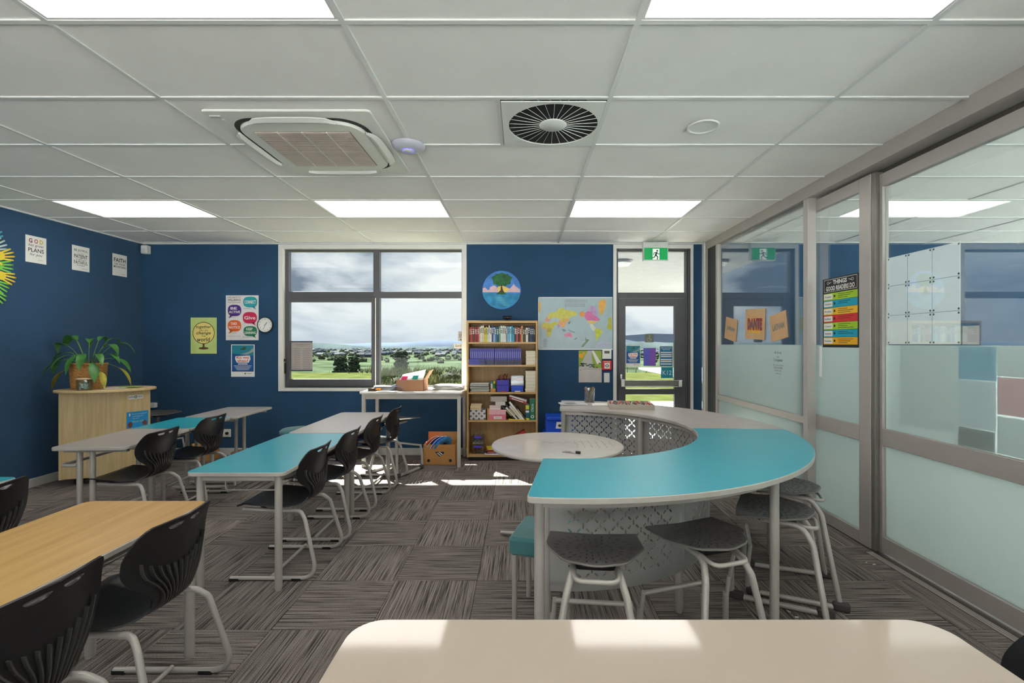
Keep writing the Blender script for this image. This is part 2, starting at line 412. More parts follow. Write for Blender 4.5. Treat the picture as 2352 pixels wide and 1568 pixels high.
MB().box(XL, XL+.02, YN, YF, HC-.012, HC+.004).box(XL, XR, YF-.02, YF, HC-.012, HC+.004).build('wall_angle', TBAR, cl)

# walls
def wall(name, m, mat=WALLBLUE):
    return tag(m.build(name, mat), kind='structure')
WX0, WX1, WZ0, WZ1 = -3.125, -.775, .86, 2.70     # window opening
DX0, DX1, DZ1 = 1.23, 2.20, 2.70                  # door opening
T = .16
wall('wall_far', MB().box(XL-.2, WX0, YF, YF+T, 0, HC+.05).box(WX0, WX1, YF, YF+T, 0, WZ0).box(WX0, WX1, YF, YF+T, WZ1, HC+.05)
     .box(WX1, DX0, YF, YF+T, 0, HC+.05).box(DX0, DX1, YF, YF+T, DZ1, HC+.05).box(DX1, XR-.02, YF, YF+T, 0, HC+.05))
wall('wall_left', MB().box(XL-.15, XL, YN-.1, YF, 0, HC+.05))
CW = M('cream_near_wall', (226, 222, 212), .7)
wall('wall_near', MB().box(XL-.15, XL+.2, YN-.15, YN, 0, HC+.05).box(7.1, 7.35, YN-.15, YN, 0, HC+.05).box(XR-.1, XR+.3, YN-.15, YN, 0, HC+.05).box(XL, 7.3, YN-.15, YN, 0, .05).box(XL, 7.3, YN-.15, YN, 2.68, HC+.05), CW)
wall('wall_next_room', MB().box(7.2, 7.35, YN-.15, YN+.1, 0, HC+.05).box(7.2, 7.35, YF-.2, YF+T, 0, HC+.05).box(7.2, 7.35, YN, YF, 0, .05).box(7.2, 7.35, YN, YF, 2.68, HC+.05), CW)
wall('wall_next_far', MB().box(XR+.2, 7.35, YF, YF+T, 0, HC+.05))
# unseen glazing added to light the ceiling: behind the camera and beyond the next room
def glazed(name, a, b, fixed, axis, n):
    t = thing(name, kind='structure'); DF = DARKF
    for k in range(n+1):
        c = a+(b-a)*k/n
        if axis == 'x': MB().box(c-.03, c+.03, fixed-.1, fixed-.04, .05, 2.68).build('mullion', DF, t)
        else: MB().box(fixed+.04, fixed+.1, c-.03, c+.03, .05, 2.68).build('mullion', DF, t)
        if k < n:
            d = a+(b-a)*(k+1)/n
            if axis == 'x': MB().box(c+.03, d-.03, fixed-.072, fixed-.066, .05, 2.68).build('pane', GLASS_W, t)
            else: MB().box(fixed+.066, fixed+.072, c+.03, d-.03, .05, 2.68).build('pane', GLASS_W, t)
glazed('added_window_2', XL+.23, XR-.13, YN, 'x', 5); glazed('added_window_3', XR+.33, 7.07, YN, 'x', 4); glazed('added_window_4', YN+.13, YF-.23, 7.2, 'y', 6)
TER = M('bounce_concrete', (240, 240, 242), .8, var=.03, scale=.8)
tag(MB().box(-30, 45, -40, YN-.16, -.16, -.06).box(7.36, 45, YN-.16, 30, -.16, -.06).build('bounce_terrace', TER), kind='structure')  # unseen pale ground added to bounce sunlight up through the added glazing
SK = M('white_baseboard', (206, 206, 202), .5)
tag(MB().box(XL, XL+.015, YN, YF, 0, .09).build('baseboard_left', SK, bevel=.003), kind='structure')
tag(MB().box(XL+.015, DX0-.04, YF-.015, YF, 0, .09).build('baseboard_far', SK, bevel=.003), kind='structure')

# ------------------------------------------------------------ window 1
wn = thing('window_1', kind='structure')
def fr(x0, x1, z0, z1, y0, y1, name, mat, parent, bevel=.003): return MB().box(x0, x1, y0, y1, z0, z1).build(name, mat, parent, bevel=bevel)
for (a, b, c, d) in ((-3.177, WX0+.002, .83, 2.742), (WX1-.002, -.722, .83, 2.742), (WX0, WX1, 2.69, 2.742), (WX0, WX1, .83, WZ0+.002)):
    fr(a, b, c, d, YF-.014, YF+.0, 'window_trim', TRIMW, wn)
for (a, b, c, d) in ((WX0, WX0+.012, WZ0, WZ1), (WX1-.012, WX1, WZ0, WZ1), (WX0+.012, WX1-.012, WZ1-.012, WZ1), (WX0+.012, WX1-.012, WZ0, WZ0+.012)):
    fr(a, b, c, d, YF, YF+.06, 'reveal', TRIMW, wn, 0)
y0, y1 = YF+.045, YF+.12
fr(WX0+.012, -3.07, .872, 2.688, y0, y1, 'frame', DARKF, wn); fr(-.775-.02, WX1-.002, .872, 2.688, y0, y1, 'frame', DARKF, wn)
fr(-3.07, -.795, 2.663, 2.688, y0, y1, 'frame', DARKF, wn); fr(-3.07, -.795, .872, .895, y0, y1, 'frame', DARKF, wn)
fr(-1.955, -1.873, .895, 2.663, y0-.004, y1, 'mullion', DARKF, wn); fr(-3.07, -.795, 2.053, 2.135, y0, y1, 'transom', DARKF, wn)
sash = fr(-3.085, -3.045, .895, 2.06, y0-.02, y0+.03, 'sash', DARKF, wn)
for (a, b, c, d) in ((-1.975, -1.94, .895, 2.06), (-3.045, -1.975, 1.995, 2.06), (-3.045, -1.975, .895, .985)): fr(a, b, c, d, y0-.02, y0+.03, 'sash_rail', DARKF, sash)
MB().box(-3.105, -3.095, y0-.035, y0-.018, 1.06, 1.20).box(-3.108, -3.09, y0-.045, y0-.03, 1.22, 1.25).build('window_handle', M('dark_metal', (40, 40, 42), .4, .5), wn, bevel=.002)
MB().box(-1.93, -1.918, y0-.012, y0-.004, .9, 2.05).build('mullion_cover', TRIMW, wn)
for (a, b, c, d) in ((-3.075, -1.95, 2.13, 2.67), (-1.875, -.79, 2.13, 2.67), (-3.05, -1.97, .98, 2.0), (-1.875, -.79, .89, 2.056)):
    MB().box(a, b, YF+.075, YF+.081, c, d).build('pane', GLASS_W, wn)

# ------------------------------------------------------------ door 1 (to outside, with transom light)
dr = thing('door_1', kind='structure')
for (a, b, c, d) in ((1.188, DX0+.002, 0, 2.742), (DX1-.002, 2.233, 0, 2.742), (DX0, DX1, 2.69, 2.742)):
    fr(a, b, c, d, YF-.014, YF+.001, 'door_trim', TRIMW, dr)
for k, (s0, s1) in enumerate(((0, .018), (.018, .036))):
    yy = YF+.02+.03*k
    fr(DX0+s0, DX0+s1, 0, 2.69-s0, yy, YF+.13, 'door_frame', DARKF, dr); fr(DX1-s1*1.2, DX1-s0*1.2, 0, 2.69-s0, yy, YF+.13, 'door_frame', DARKF, dr)
    fr(DX0+s1, DX1-s1*1.2, 2.69-s1*.8, 2.69-s0*.8, yy, YF+.13, 'door_frame', DARKF, dr)
fr(DX0+.036, DX1-.04, 2.05, 2.122, YF+.045, YF+.13, 'transom', DARKF, dr)
MB().box(DX0+.03, DX1-.04, YF+.08, YF+.086, 2.12, 2.67).build('pane', GLASS_W, dr)
yl0, yl1 = YF+.05, YF+.10
lf = fr(1.268, 1.362, .01, 2.045, yl0, yl1, 'door_leaf', DARKF, dr)
for (a, b, c, d) in ((2.006, 2.155, .01, 2.045), (1.362, 2.006, 1.944, 2.045), (1.362, 2.006, .783, .853), (1.362, 2.006, .01, .2)): fr(a, b, c, d, yl0, yl1, 'leaf_rail', DARKF, lf)
MB().box(1.355, 2.012, yl0+.022, yl0+.028, .85, 1.95).build('pane', GLASS_W, lf)
MB().box(1.355, 2.012, yl0+.022, yl0+.028, .19, .79).build('pane', GLASS_W, lf)
CHR = M('brushed_chrome', (200, 198, 192), .25, .85)
hb = MB().box(1.33, 2.03, yl0-.075, yl0-.035, .90, .965).build('push_bar', M('bronze_bar', (120, 116, 108), .3, .6), dr, bevel=.008)
MB().box(1.33, 2.03, yl0-.078, yl0-.034, .885, .897).box(1.33, 2.03, yl0-.078, yl0-.034, .965, .975).build('bar_lip', CHR, hb, bevel=.003)
MB().box(1.285, 1.335, yl0-.085, yl0, .885, .99).build('bar_bracket', CHR, hb, bevel=.008)
MB().box(2.03, 2.085, yl0-.085, yl0, .885, .98).build('bar_bracket', CHR, hb, bevel=.008)
MB().box(1.29, 1.315, yl0-.02, yl0, .99, 1.05).build('lock_barrel', CHR, dr, bevel=.004)

# ------------------------------------------------------------ glass partition on the right (wall_right)
pt = thing('wall_right', kind='structure')
def pb(x0, x1, y0, y1, z0, z1, name, mat=ALU, par=pt, bevel=.003): return MB().box(x0, x1, y0, y1, z0, z1).build(name, mat, par, bevel=bevel)
PEND = -2.6
pb(XR, XR+.14, PEND, YF, 2.66, HC+.04, 'header')
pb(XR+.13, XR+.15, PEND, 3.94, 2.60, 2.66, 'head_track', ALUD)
pb(XR-.02, XR+.06, YF-.06, YF, 0, HC, 'end_jamb', TRIMW)
pb(XR+.0, XR+.07, YF-.15, YF-.06, 0, 2.66, 'end_jamb')
# fixed panel
pb(XR, XR+.05, 5.77, 5.82, 0, 2.66, 'stile'); 
pb(XR, XR+.05, 5.82, 6.06, 0, 2.66, 'infill_panel', M('dark_recess', (60, 62, 60), .6))
pb(XR, XR+.07, 3.94, 4.005, 0, 2.66, 'post')
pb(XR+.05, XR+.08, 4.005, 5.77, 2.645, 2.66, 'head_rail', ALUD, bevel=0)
pb(XR+.005, XR+.045, 4.005, 5.77, .775, .835, 'mid_rail'); pb(XR, XR+.05, 4.005, 5.77, 0, .10, 'bottom_rail')
def glassp(x, y0, y1, z0, z1, mat, name): return MB().box(x, x+.008, y0, y1, z0, z1).build(name, mat, pt)
gx = XR+.025
glassp(gx, 4.0, 5.775, 1.44, 2.65, GLASS_P, 'clear_pane'); glassp(gx, 4.0, 5.775, .835, 1.44, FROST, 'frosted_pane'); glassp(gx, 4.0, 5.775, .10, .775, FROST, 'frosted_pane')
# sliding leaf
dx = 2.44
d2 = thing('door_2', kind='structure')
def db(*a, **k): return pb(*a, par=d2, **k)
db(dx, dx+.04, 3.328, 3.44, .012, 2.64, 'stile'); db(dx, dx+.04, 4.0, 4.09, .012, 2.64, 'stile')
db(dx, dx+.04, 3.44, 4.0, 2.548, 2.64, 'top_rail'); db(dx, dx+.04, 3.44, 4.0, .75, .862, 'mid_rail'); db(dx, dx+.04, 3.44, 4.0, .012, .10, 'bottom_rail')
for (a, b, mt, nm) in ((1.44, 2.55, GLASS_P, 'clear_pane'), (.862, 1.44, FROST, 'frosted_pane'), (.10, .75, FROST, 'frosted_pane')):
    MB().box(dx+.016, dx+.024, 3.44, 4.0, a, b).build(nm, mt, d2)
MB().box(dx-.012, dx, 3.86, 3.885, 1.18, 1.43).build('pull_handle', TRIMW, d2, bevel=.004)
# near panel
px = 2.475
d3 = thing('door_3', kind='structure')
def dc(*a, **k): return pb(*a, par=d3, **k)
dc(px-.03, px+.05, 3.29, 3.325, .012, 2.64, 'stile', M('mid_aluminium', (132, 128, 122), .4, .4))
dc(px, px+.045, 3.262, 3.29, .012, 2.62, 'stile')
dc(px, px+.045, PEND, 3.262, 2.53, 2.62, 'top_rail'); dc(px, px+.045, PEND, 3.262, .75, .868, 'mid_rail'); dc(px, px+.045, PEND, 3.262, .02, .125, 'bottom_rail')
for (a, b, mt, nm) in ((1.44, 2.53, GLASS_P, 'clear_pane'), (.868, 1.44, FROST, 'frosted_pane'), (.125, .75, FROST, 'frosted_pane')):
    MB().box(px+.018, px+.026, PEND, 3.262, a, b).build(nm, mt, d3)
tr = thing('trim_1', kind='structure')
for k in range(3): MB().box(2.392+.016*k, 2.402+.016*k, PEND, 3.3, 0, .006).build('floor_track_rail', ALU, tr)
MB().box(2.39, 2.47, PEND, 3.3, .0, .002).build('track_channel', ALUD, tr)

# ------------------------------------------------------------ ceiling lights
LP = bpy.data.materials.new('light_diffuser'); LP.use_nodes = True; p = LP.node_tree.nodes['Principled BSDF']
p.inputs['Base Color'].default_value = (.9, .9, .88, 1); p.inputs['Emission Color'].default_value = (1, .955, .91, 1); p.inputs['Emission Strength'].default_value = PANEL
def light_panel(x, y, label):
    t = thing('ceiling_light', label, 'ceiling light', (x+.6, y+.3, HC), group='recessed ceiling light panels')
    f = MB()
    for (a, b, c, d) in ((-.586, .586, -.286, -.276), (-.586, .586, .276, .286), (-.586, -.576, -.276, .276), (.576, .586, -.276, .276)): f.box(a, b, c, d, .002, .03)
    f.build('frame', TBAR, t)
    MB().box(-.576, .576, -.276, .276, .008, .012).build('diffuser', LP, t)
names = ['left end of the far row', 'middle of the far row', 'right end of the far row',
         'left end of the row above the front desks', 'upper left of the photo above the yellow desk', 'upper right of the photo above the front white table',
         'left of the row behind the camera', 'middle of the row behind the camera', 'right of the row behind the camera']
for (x, y), nm in zip(LIGHTS, names): light_panel(x, y, 'glowing white ceiling light panel at the ' + nm if 'end' in nm else 'glowing white ceiling light panel, ' + nm)
for (x, y, nm) in ((2.87, 1.331, 'nearer the glass'), (5.27, 1.331, 'far side of the room')):
    light_panel(x, y, 'white light panel in the room behind the glass partition, ' + nm)

# ------------------------------------------------------------ ceiling fittings
WP = M('white_plastic', (228, 228, 222), .35, var=.02)
t = thing('air_conditioner', 'square white ceiling air conditioner with ribbed grille and open flaps', 'air conditioner', (-1.322, 3.12, HC))
ac = MB(); o_ = rrect(-.475, .475, -.48, .48, .03)
ac.slab([(-p[0], p[1]) for p in o_][::-1], -.014, .0, .004)
ac.build('cover_plate', WP, t)
ring_ = MB(); ro, ri = rrect(-.40, .40, -.40, .40, .17, 8), rrect(-.375, .375, -.375, .375, .16, 8)
n_ = len(ro); ring_.add([(p[0], p[1], -.016) for p in ro]+[(p[0], p[1], -.016) for p in ri]+[(p[0], p[1], -.006) for p in ro], [(i, n_+i, n_+(i+1) % n_, (i+1) % n_) for i in range(n_)]+[(i, (i+1) % n_, 2*n_+(i+1) % n_, 2*n_+i) for i in range(n_)])
ring_.build('air_outlet_gap', M('dark_gap', (52, 50, 48), .7), t)
b_ = MB(); b_.slab(rrect(-.375, .375, -.375, .375, .16, 8), -.034, -.012, .008); gp = b_.build('grille_panel', WP, t)
MB().box(-.29, .29, -.27, .27, -.036, -.034).build('grille_back', M('grille_beige', (150, 134, 124), .7), gp)
for i in range(34):
    y = -.262+.0158*i
    MB().box(-.285, .285, y-.003, y+.003, -.042, -.035).build('grille_slat', M('grille_slat_beige', (186, 172, 162), .5), gp)
MB().box(-.15, -.146, -.27, .27, -.043, -.035).box(-.002, .002, -.27, .27, -.043, -.035).box(.146, .15, -.27, .27, -.043, -.035).build('grille_rib', WP, gp)
for a in range(4):
    m_ = MB(); pts = []
    for i in range(13):
        s = -1+2*i/12; wv = .05*sqrt(max(0, 1-abs(s)**4)); pts.append((s*.25, wv))
    v = [(p[0], .385, -.028) for p in pts] + [(p[0], .385+p[1]*.5, -.040) for p in pts] + [(p[0], .39+p[1]*1.1, -.030+.3*0) for p in pts]
    f = [(i, i+1, 14+i, 13+i) for i in range(12)] + [(13+i, 14+i, 27+i, 26+i) for i in range(12)]
    m_.add(v, f, True); fo = m_.build('air_flap', WP, t, rot=(0, 0, a*pi/2)); solid(fo, .006)
MB().cbox((-.42, -.42, -.017), (.06, .02, .006)).cbox((-.40, -.38, -.016), (.012, .012, .006)).build('sensor_light', M('sensor_grey', (190, 190, 190), .3), t)
MB().box(-.12, .12, .44, .452, -.018, -.013).build('louver_clip', WP, t)

t = thing('air_diffuser', 'round white swirl air vent set in the ceiling tile', 'air vent', (.185, 2.84, HC))
dp = sheet(rrect(-.30, .27, -.285, .285, .005, 1), [[(.265*cos(2*pi*k/48), .265*sin(2*pi*k/48)) for k in range(48)]], .3, lambda a, b: (a, b, -.001), False).build('face_plate', WP, t); solid(dp, .006)
MB().lathe([(.262, .0), (.262, .12), (0, .12)], 40).build('vent_duct', M('dark_duct', (20, 20, 20), .9), t)
for k in range(30):
    a = 2*pi*k/30; c, s = cos(a), sin(a); vn = []
    for (r, hw) in ((.082, .007), (.262, .021)):
        for q in (-1, 1): vn.append((r*c - q*hw*s, r*s + q*hw*c, -.002 + (.028 if q < 0 else 0)))
    o = MB().add(vn, [(0, 1, 3, 2)]).build('vane', WP, t); solid(o, .0015, 0)
MB().lathe([(0, -.006), (.075, -.006), (.082, -.001), (.082, .02), (0, .02)], 36).build('hub', WP, t)
t = thing('ceiling_speaker', 'small round white recessed ceiling speaker right of the swirl vent', 'speaker', (1.09, 2.86, HC))
MB().lathe([(.078, -.002), (.082, -.008), (.094, -.006), (.095, 0)], 36).build('rim', WP, t)
MB().lathe([(0, .012), (.05, .010), (.078, -.001)], 36).build('speaker_mesh', M('mesh_grey', (118, 122, 124), .6, bump=.5, bscale=900), t)
t = thing('wifi_disc', 'round white wireless access disc with blue ring on the ceiling', 'access point', (-.75, 3.13, HC))
MB().lathe([(.11, 0), (.108, -.008), (.085, -.026), (.045, -.034), (0, -.036)], 40).build('housing', M('disc_white', (190, 190, 202), .35), t)
MB().lathe([(.036, -.0352), (.036, -.038), (0, -.039)], 30).build('cap', WP, t)
RB = M('blue_led', (90, 80, 235), .4, emit=1.2)
m_ = MB(); m_.tube([(.038*cos(a*pi/15), .038*sin(a*pi/15), -.0362) for a in range(30)], .0016, 6, closed=True); m_.build('light_ring', RB, t)
t = thing('motion_sensor', 'small white motion sensor high in the left corner', 'sensor', (-4.87, 6.16, 2.66))
MB().box(-.04, .04, -.05, .03, -.05, .06).build('housing', WP, t, bevel=.012); MB().box(-.03, .03, -.056, -.045, -.035, .015).build('lens', M('lens_white', (205, 208, 208), .3), t, bevel=.006)

# exit sign
t = thing('exit_sign', 'green exit sign with white running figure above the outside door', 'exit sign', (1.71, 6.10, 2.60))
MB().box(-.16, .16, -.03, .03, -.09, .15).build('housing', M('sign_white', (214, 216, 212), .4), t, bevel=.008)
GR = M('exit_green', (0, 158, 84), .4, emit=.12); WE = M('exit_white', (240, 245, 240), .4, emit=.18)
gp = MB().rect(-.15, .15, -.078, .074, .0305).build('green_face', GR, t)
MB().rect(-.04, .045, -.076, .062, .0315).build('door_symbol', WE, t)
def man(m, x, z, s, d):
    m.disc(x+.1*s, z+.82*s, .09*s, d=d)
    for (a, b, wd) in (((.05,.70),(-.05,.40),.17), ((-.05,.42),(.15,.22),.10), ((.15,.22),(.10,0),.09), ((-.05,.40),(-.20,.18),.10), ((-.20,.18),(-.42,.14),.08), ((.04,.68),(-.22,.60),.07), ((-.22,.60),(-.28,.42),.06), ((.06,.66),(.22,.50),.07), ((.22,.50),(.36,.56),.06)):
        m.line((x+a[0]*s, z+a[1]*s), (x+b[0]*s, z+b[1]*s), wd*s, d)
        m.disc(x+b[0]*s, z+b[1]*s, wd*s/2, d=d, n=10)
m_ = MB(); man(m_, .004, -.072, .132, .033); m_.build('running_figure', M('figure_green', (0, 92, 60), .5), t)
MB().text('....', 0, .105, .05, .004, .031).build('indicator_dots', INK, t)

# ------------------------------------------------------------ desks
def rect_desk(topmat, w=.58, l=1.2, h=.705, tray=True):
    """origin at floor centre; long side along y"""
    t = thing('desk', cat='desk')
    tp = MB().slab(rrect(-w/2, w/2, -l/2, l/2, .045, 6), h-.024, h-.001, .003).build('tabletop', EDGE, t)
    MB().slab(rrect(-w/2+.003, w/2-.003, -l/2+.003, l/2-.003, .042, 6), h-.002, h, 0).build('laminate_surface', topmat, tp)
    x, y = w/2-.06, l/2-.055
    MB().box(-x, x, -y-.01, -y+.01, h-.062, h-.025).box(-x, x, y-.01, y+.01, h-.062, h-.025).box(-x-.01, -x+.01, -y, y, h-.062, h-.025).box(x-.01, x+.01, -y, y, h-.062, h-.025).build('apron_frame', TUBE, t, bevel=.003)
    for sx in (-1, 1):
        for sy in (-1, 1): MB().cyl((sx*x, sy*y, .012), (sx*x, sy*y, h-.026), .021, n=18).cyl((sx*x, sy*y, 0), (sx*x, sy*y, .014), .019, n=14).build('leg', TUBE, t)
    if tray:
        for sy in (-1, 1):
            c = sy*l/4; r = MB()
            r.tube(fillet([(x-.03, c-.20, h-.065), (x-.03, c-.20, h-.13), (x-.34, c-.20, h-.13), (x-.34, c-.20, h-.065)], .02), .005, 6)
            r.tube(fillet([(x-.03, c+.20, h-.065), (x-.03, c+.20, h-.13), (x-.34, c+.20, h-.13), (x-.34, c+.20, h-.065)], .02), .005, 6)
            for k in range(6): r.tube([(x-.05-.055*k, c-.20, h-.13), (x-.05-.055*k, c+.20, h-.13)], .003, 6)
            r.build('book_tray', TUBE, t)
    return t
d = rect_desk(TEAL); d.location = (-1.665, 3.345, 0); d['label'] = 'teal topped desk in the middle row with its near leg in full view'; d['group'] = 'long student desks'
d = rect_desk(LGREY); d.location = (-1.67, 4.562, 0); d['label'] = 'pale grey topped long desk behind the teal one in the middle row'; d['group'] = 'long student desks'
d = rect_desk(WOOD_YEL); d.location = (-1.77, 1.655, 0); d['label'] = 'yellow maple topped desk in the left foreground'; d['group'] = 'long student desks'
d = rect_desk(TEAL); d.location = (-3.10, 2.06, 0); d['label'] = 'teal topped desk cut off by the left photo edge'; d['group'] = 'long student desks'

def c_desk(topmat, w=.58, l=.76, h=.705):
    t = thing('single_desk', cat='desk')
    tp = MB().slab(rrect(-w/2, w/2, -l/2, l/2, .04, 6), h-.024, h-.001, .003).build('tabletop', EDGE, t)
    MB().slab(rrect(-w/2+.003, w/2-.003, -l/2+.003, l/2-.003, .037, 6), h-.002, h, 0).build('laminate_surface', topmat, tp)
    for sy in (-1, 1):
        y = sy*(l/2-.09)
        for x in (-.12, -.03): MB().cyl((x, y, .03), (x, y, h-.03), .0185, n=16).build('post', TUBE, t)
        MB().tube(fillet([(-.24, y, .018), (.24, y, .018)], 0), .016, 10).box(-.26, -.22, y-.02, y+.02, 0, .03).box(.22, .26, y-.02, y+.02, 0, .03).build('foot_rail', TUBE, t)
        MB().box(-.22, .22, y-.018, y+.018, h-.052, h-.025).build('top_bracket', TUBE, t, bevel=.004)
    MB().tube(fillet([(-.03, -l/2+.12, .16), (-.03, l/2-.12, .16)], 0), .014, 10).build('stretcher', TUBE, t)
    MB().tube(fillet([(-.14, -l/2+.09, h-.15), (-.26, -l/2+.09, h-.15), (-.26, l/2-.09, h-.15), (-.14, l/2-.09, h-.15)], .05), .012, 10).build('bag_rail', TUBE, t)
    return t
for (x, y, mt, rz, lab) in ((-3.15, 3.79, LGREY, .06, 'pale grey single desk nearest the camera in the left row'), (-3.20, 4.50, TEAL, .06, 'teal single desk in the middle of the left row'), (-3.19, 5.22, LGREY, .04, 'pale grey single desk at the window end of the left row')):
    d = c_desk(mt, .52, .76 if y < 4 else (.66 if y < 5 else .79), .705 if mt is not TEAL else .703); d.location = (x, y, 0); d.rotation_euler.z = rz; d['label'] = lab; d['group'] = 'single desks in the left row'

t = thing('whiteboard_table', 'glossy white topped table filling the bottom of the photo', 'table', (.325, .82, 0))
tp = MB().slab(rrect(-.765, .765, -.44, .44, .085, 8), .692, .719, .003).build('tabletop', EDGE, t)
MB().slab(rrect(-.762, .762, -.437, .437, .082, 8), .718, .72).build('whiteboard_surface', WBOARD, tp)
for sx in (-1, 1):
    for sy in (-1, 1): MB().cyl((sx*.66, sy*.34, 0), (sx*.66, sy*.34, .693), .022, n=16).build('leg', TUBE, t)
MB().box(-.66, .66, -.35, -.33, .65, .692).box(-.66, .66, .33, .35, .65, .692).build('apron_frame', TUBE, t)

t = thing('round_table', 'round white whiteboard table inside the curved desks', 'table', (.255, 3.45, 0))
tp = MB().lathe([(0, .695), (.455, .695), (.472, .70), (.476, .710), (.472, .719), (0, .719)], 72, smooth=False).build('tabletop', EDGE, t)
MB().lathe([(0, .7185), (.471, .7185), (.471, .72), (0, .72)], 72, smooth=False).build('whiteboard_surface', M('white_whiteboard', (222, 214, 208), .08, coat=.4), tp)
MB().cyl((0, 0, .05), (0, 0, .695), .035).lathe([(.12, .66), (.12, .695)], 24).build('pedestal', TUBE, t)
for k in range(4):
    a = pi/4*0+k*pi/2+2.8; MB().tube([(0, 0, .06), (.44*cos(a), .44*sin(a), .022)], [.026, .018], 10, flat=.7).build('base_arm', TUBE, t)
m_ = MB(); random.seed(3)
for k in range(70):
    x, y = random.uniform(.10, .36), random.uniform(-.12, .13)
    if x*x+y*y > .17: continue
    x = .14+.05*(k % 6)+random.uniform(-.006, .006); y = -.10+.02*(k//6)+random.uniform(-.004, .004)
    a = random.uniform(0, 3.1); m_.cbox((x, y, .7204), (random.uniform(.006, .014), .0018, .0006), rz=a)
for k in range(26): m_.cbox((-.10+.012*k, .06+.025*sin(k*.9), .7204), (.012, .0016, .0006), rz=random.uniform(-1, 1))
m_.build('marker_writing', M('marker_ink', (84, 82, 92), .6), t)
t = thing('whiteboard_marker', 'whiteboard marker with black cap lying on the round table', 'marker', (.33, 3.17, .7285), rz=-.38)
MB().cyl((-.062, 0, 0), (.03, 0, 0), .0085, n=14).build('barrel', M('marker_barrel', (188, 186, 182), .3), t)
MB().cyl((.03, 0, 0), (.062, 0, 0), .0088, n=14).build('cap', BLACKG, t); MB().text('BOARD', -.02, .0, .04, .008, .0087).build('lettering', INK, t)

# high table by the window
t = thing('high_table', 'tall white table under the window right of centre', 'table', (-1.30, 5.845, 0))
MB().slab(rrect(-.60, .60, -.30, .30, .01, 2), .862, .888, .003).build('tabletop', M('white_melamine', (226, 222, 216), .3), t)
MB().box(-.56, .56, -.275, -.245, .80, .862).box(-.56, .56, .245, .275, .80, .862).box(-.575, -.545, -.26, .26, .80, .862).box(.545, .575, -.26, .26, .80, .862).build('apron_frame', M('light_grey_metal', (196, 192, 184), .4), t, bevel=.003)
for sx in (-1, 1):
    for sy in (-1, 1): MB().box(sx*.56-.02, sx*.56+.02, sy*.262-.02, sy*.262+.02, 0, .862).build('leg', M('light_grey_metal', (196, 192, 184), .4), t, bevel=.004)

# curved standing desks
RC = (.24, 3.33); RI, RO, RH = .93, 1.545, .87
def arc(r, a0, a1, n, z=None, c=RC):
    o = []
    for i in range(n+1):
        a = R(a0+(a1-a0)*i/n); p = (c[0]+r*cos(a), c[1]+r*sin(a)); o.append(p if z is None else p+(z,))
    return o
HOLES = []
cw, chh = .088, .088
def slit(cx, cz, L_, ang, wd=.0095):
    c, s = cos(ang), sin(ang); pts = [(-L_/2, 0), (-L_*.25, -wd/2), (L_*.25, -wd/2), (L_/2, 0), (L_*.25, wd/2), (-L_*.25, wd/2)]
    return [(cx+p[0]*c-p[1]*s, cz+p[0]*s+p[1]*c) for p in pts]
for i in range(7):
    for j in range(6):
        x, z = -.264+cw*i, .335+chh*j
        HOLES.append(slit(x, z, .034, pi/2))
        if i < 6 and j < 5: HOLES.append(slit(x+cw/2, z+chh/2, .034, pi/2))
        for (dx, dz, a) in ((.022, .022, pi/4), (-.022, .022, -pi/4), (.022, -.022, -pi/4), (-.022, -.022, pi/4)):
            HOLES.append(slit(x+dx, z+dz, .030, a))
def curved(a0, a1, mat, label):
    t = thing('curved_desk', label, 'desk', group='curved standing desks')
    def outline(k, da):
        pts = [(q[0], q[1], 0) for q in arc(RO-k, a0+da, a1-da, 48)+arc(RI+k, a1-da, a0+da, 36)]
        rr = [0]*len(pts)
        for c in (0, 48, 49, len(pts)-1): rr[c] = .03
        return [(q.x, q.y) for q in fillet(pts, rr, 5, closed=True)]
    tp = MB().slab(outline(0, 0), RH-.026, RH-.0012, .003).build('tabletop', EDGE, t)
    MB().slab(outline(.003, .14), RH-.002, RH).build('laminate_surface', mat, tp)
    am = (a0+a1)/2
    for a in (a0+1.6, am, a1-1.9):
        for r in (RI+.045, RO-.075):
            p = arc(r, a, a, 1)[0]; MB().cyl((p[0], p[1], .012), (p[0], p[1], RH-.03), .0205, n=18).cyl((p[0], p[1], 0), (p[0], p[1], .012), .018, n=12).build('leg', TUBE, t)
        p, q = arc(RI+.045, a, a, 1)[0], arc(RO-.075, a, a, 1)[0]
        MB().tube([(p[0], p[1], RH-.045), (q[0], q[1], RH-.045)], .016, 8).build('cross_rail', TUBE, t)
    b = MB()
    for r in (RI+.045, RO-.075):
        pi_, po_ = arc(r-.012, a0+1.6, a1-1.9, 30), arc(r+.012, a0+1.6, a1-1.9, 30)
        v = [(p[0], p[1], z) for z in (RH-.06, RH-.027) for p in pi_+po_]; k = 31; f = []
        for i in range(30): f += [(i, i+1, i+1+2*k, i+2*k), (k+i, k+i+2*k, k+i+1+2*k, k+i+1), (i, k+i, k+i+1, i+1)]
        b.add(v, f)
    b.build('apron_rail', TUBE, t)
    r = RI+.07
    for (b0, b1) in ((a0+2.0, am-.3), (am+.3, a1-2.3)):
        mid = R((b0+b1)/2); hw = R(b1-b0)/2*r
        sh = sheet([(-hw, .235), (hw, .235), (hw, .842), (-hw, .842)], HOLES, .045, lambda a, z: (RC[0]+r*cos(mid+a/r), RC[1]+r*sin(mid+a/r), z))
        po = sh.build('perforated_panel', STEEL, t); solid(po, .0018, 0)
        for a in (b0, b1):
            p = arc(r, a, a, 1)[0]; MB().cyl((p[0], p[1], .235), (p[0], p[1], .842), .006, n=8).build('panel_edge_strip', STEEL, t)
    return t
curved(-98.3, -4.2, TEAL, 'curved standing desk with teal top sweeping to the right')
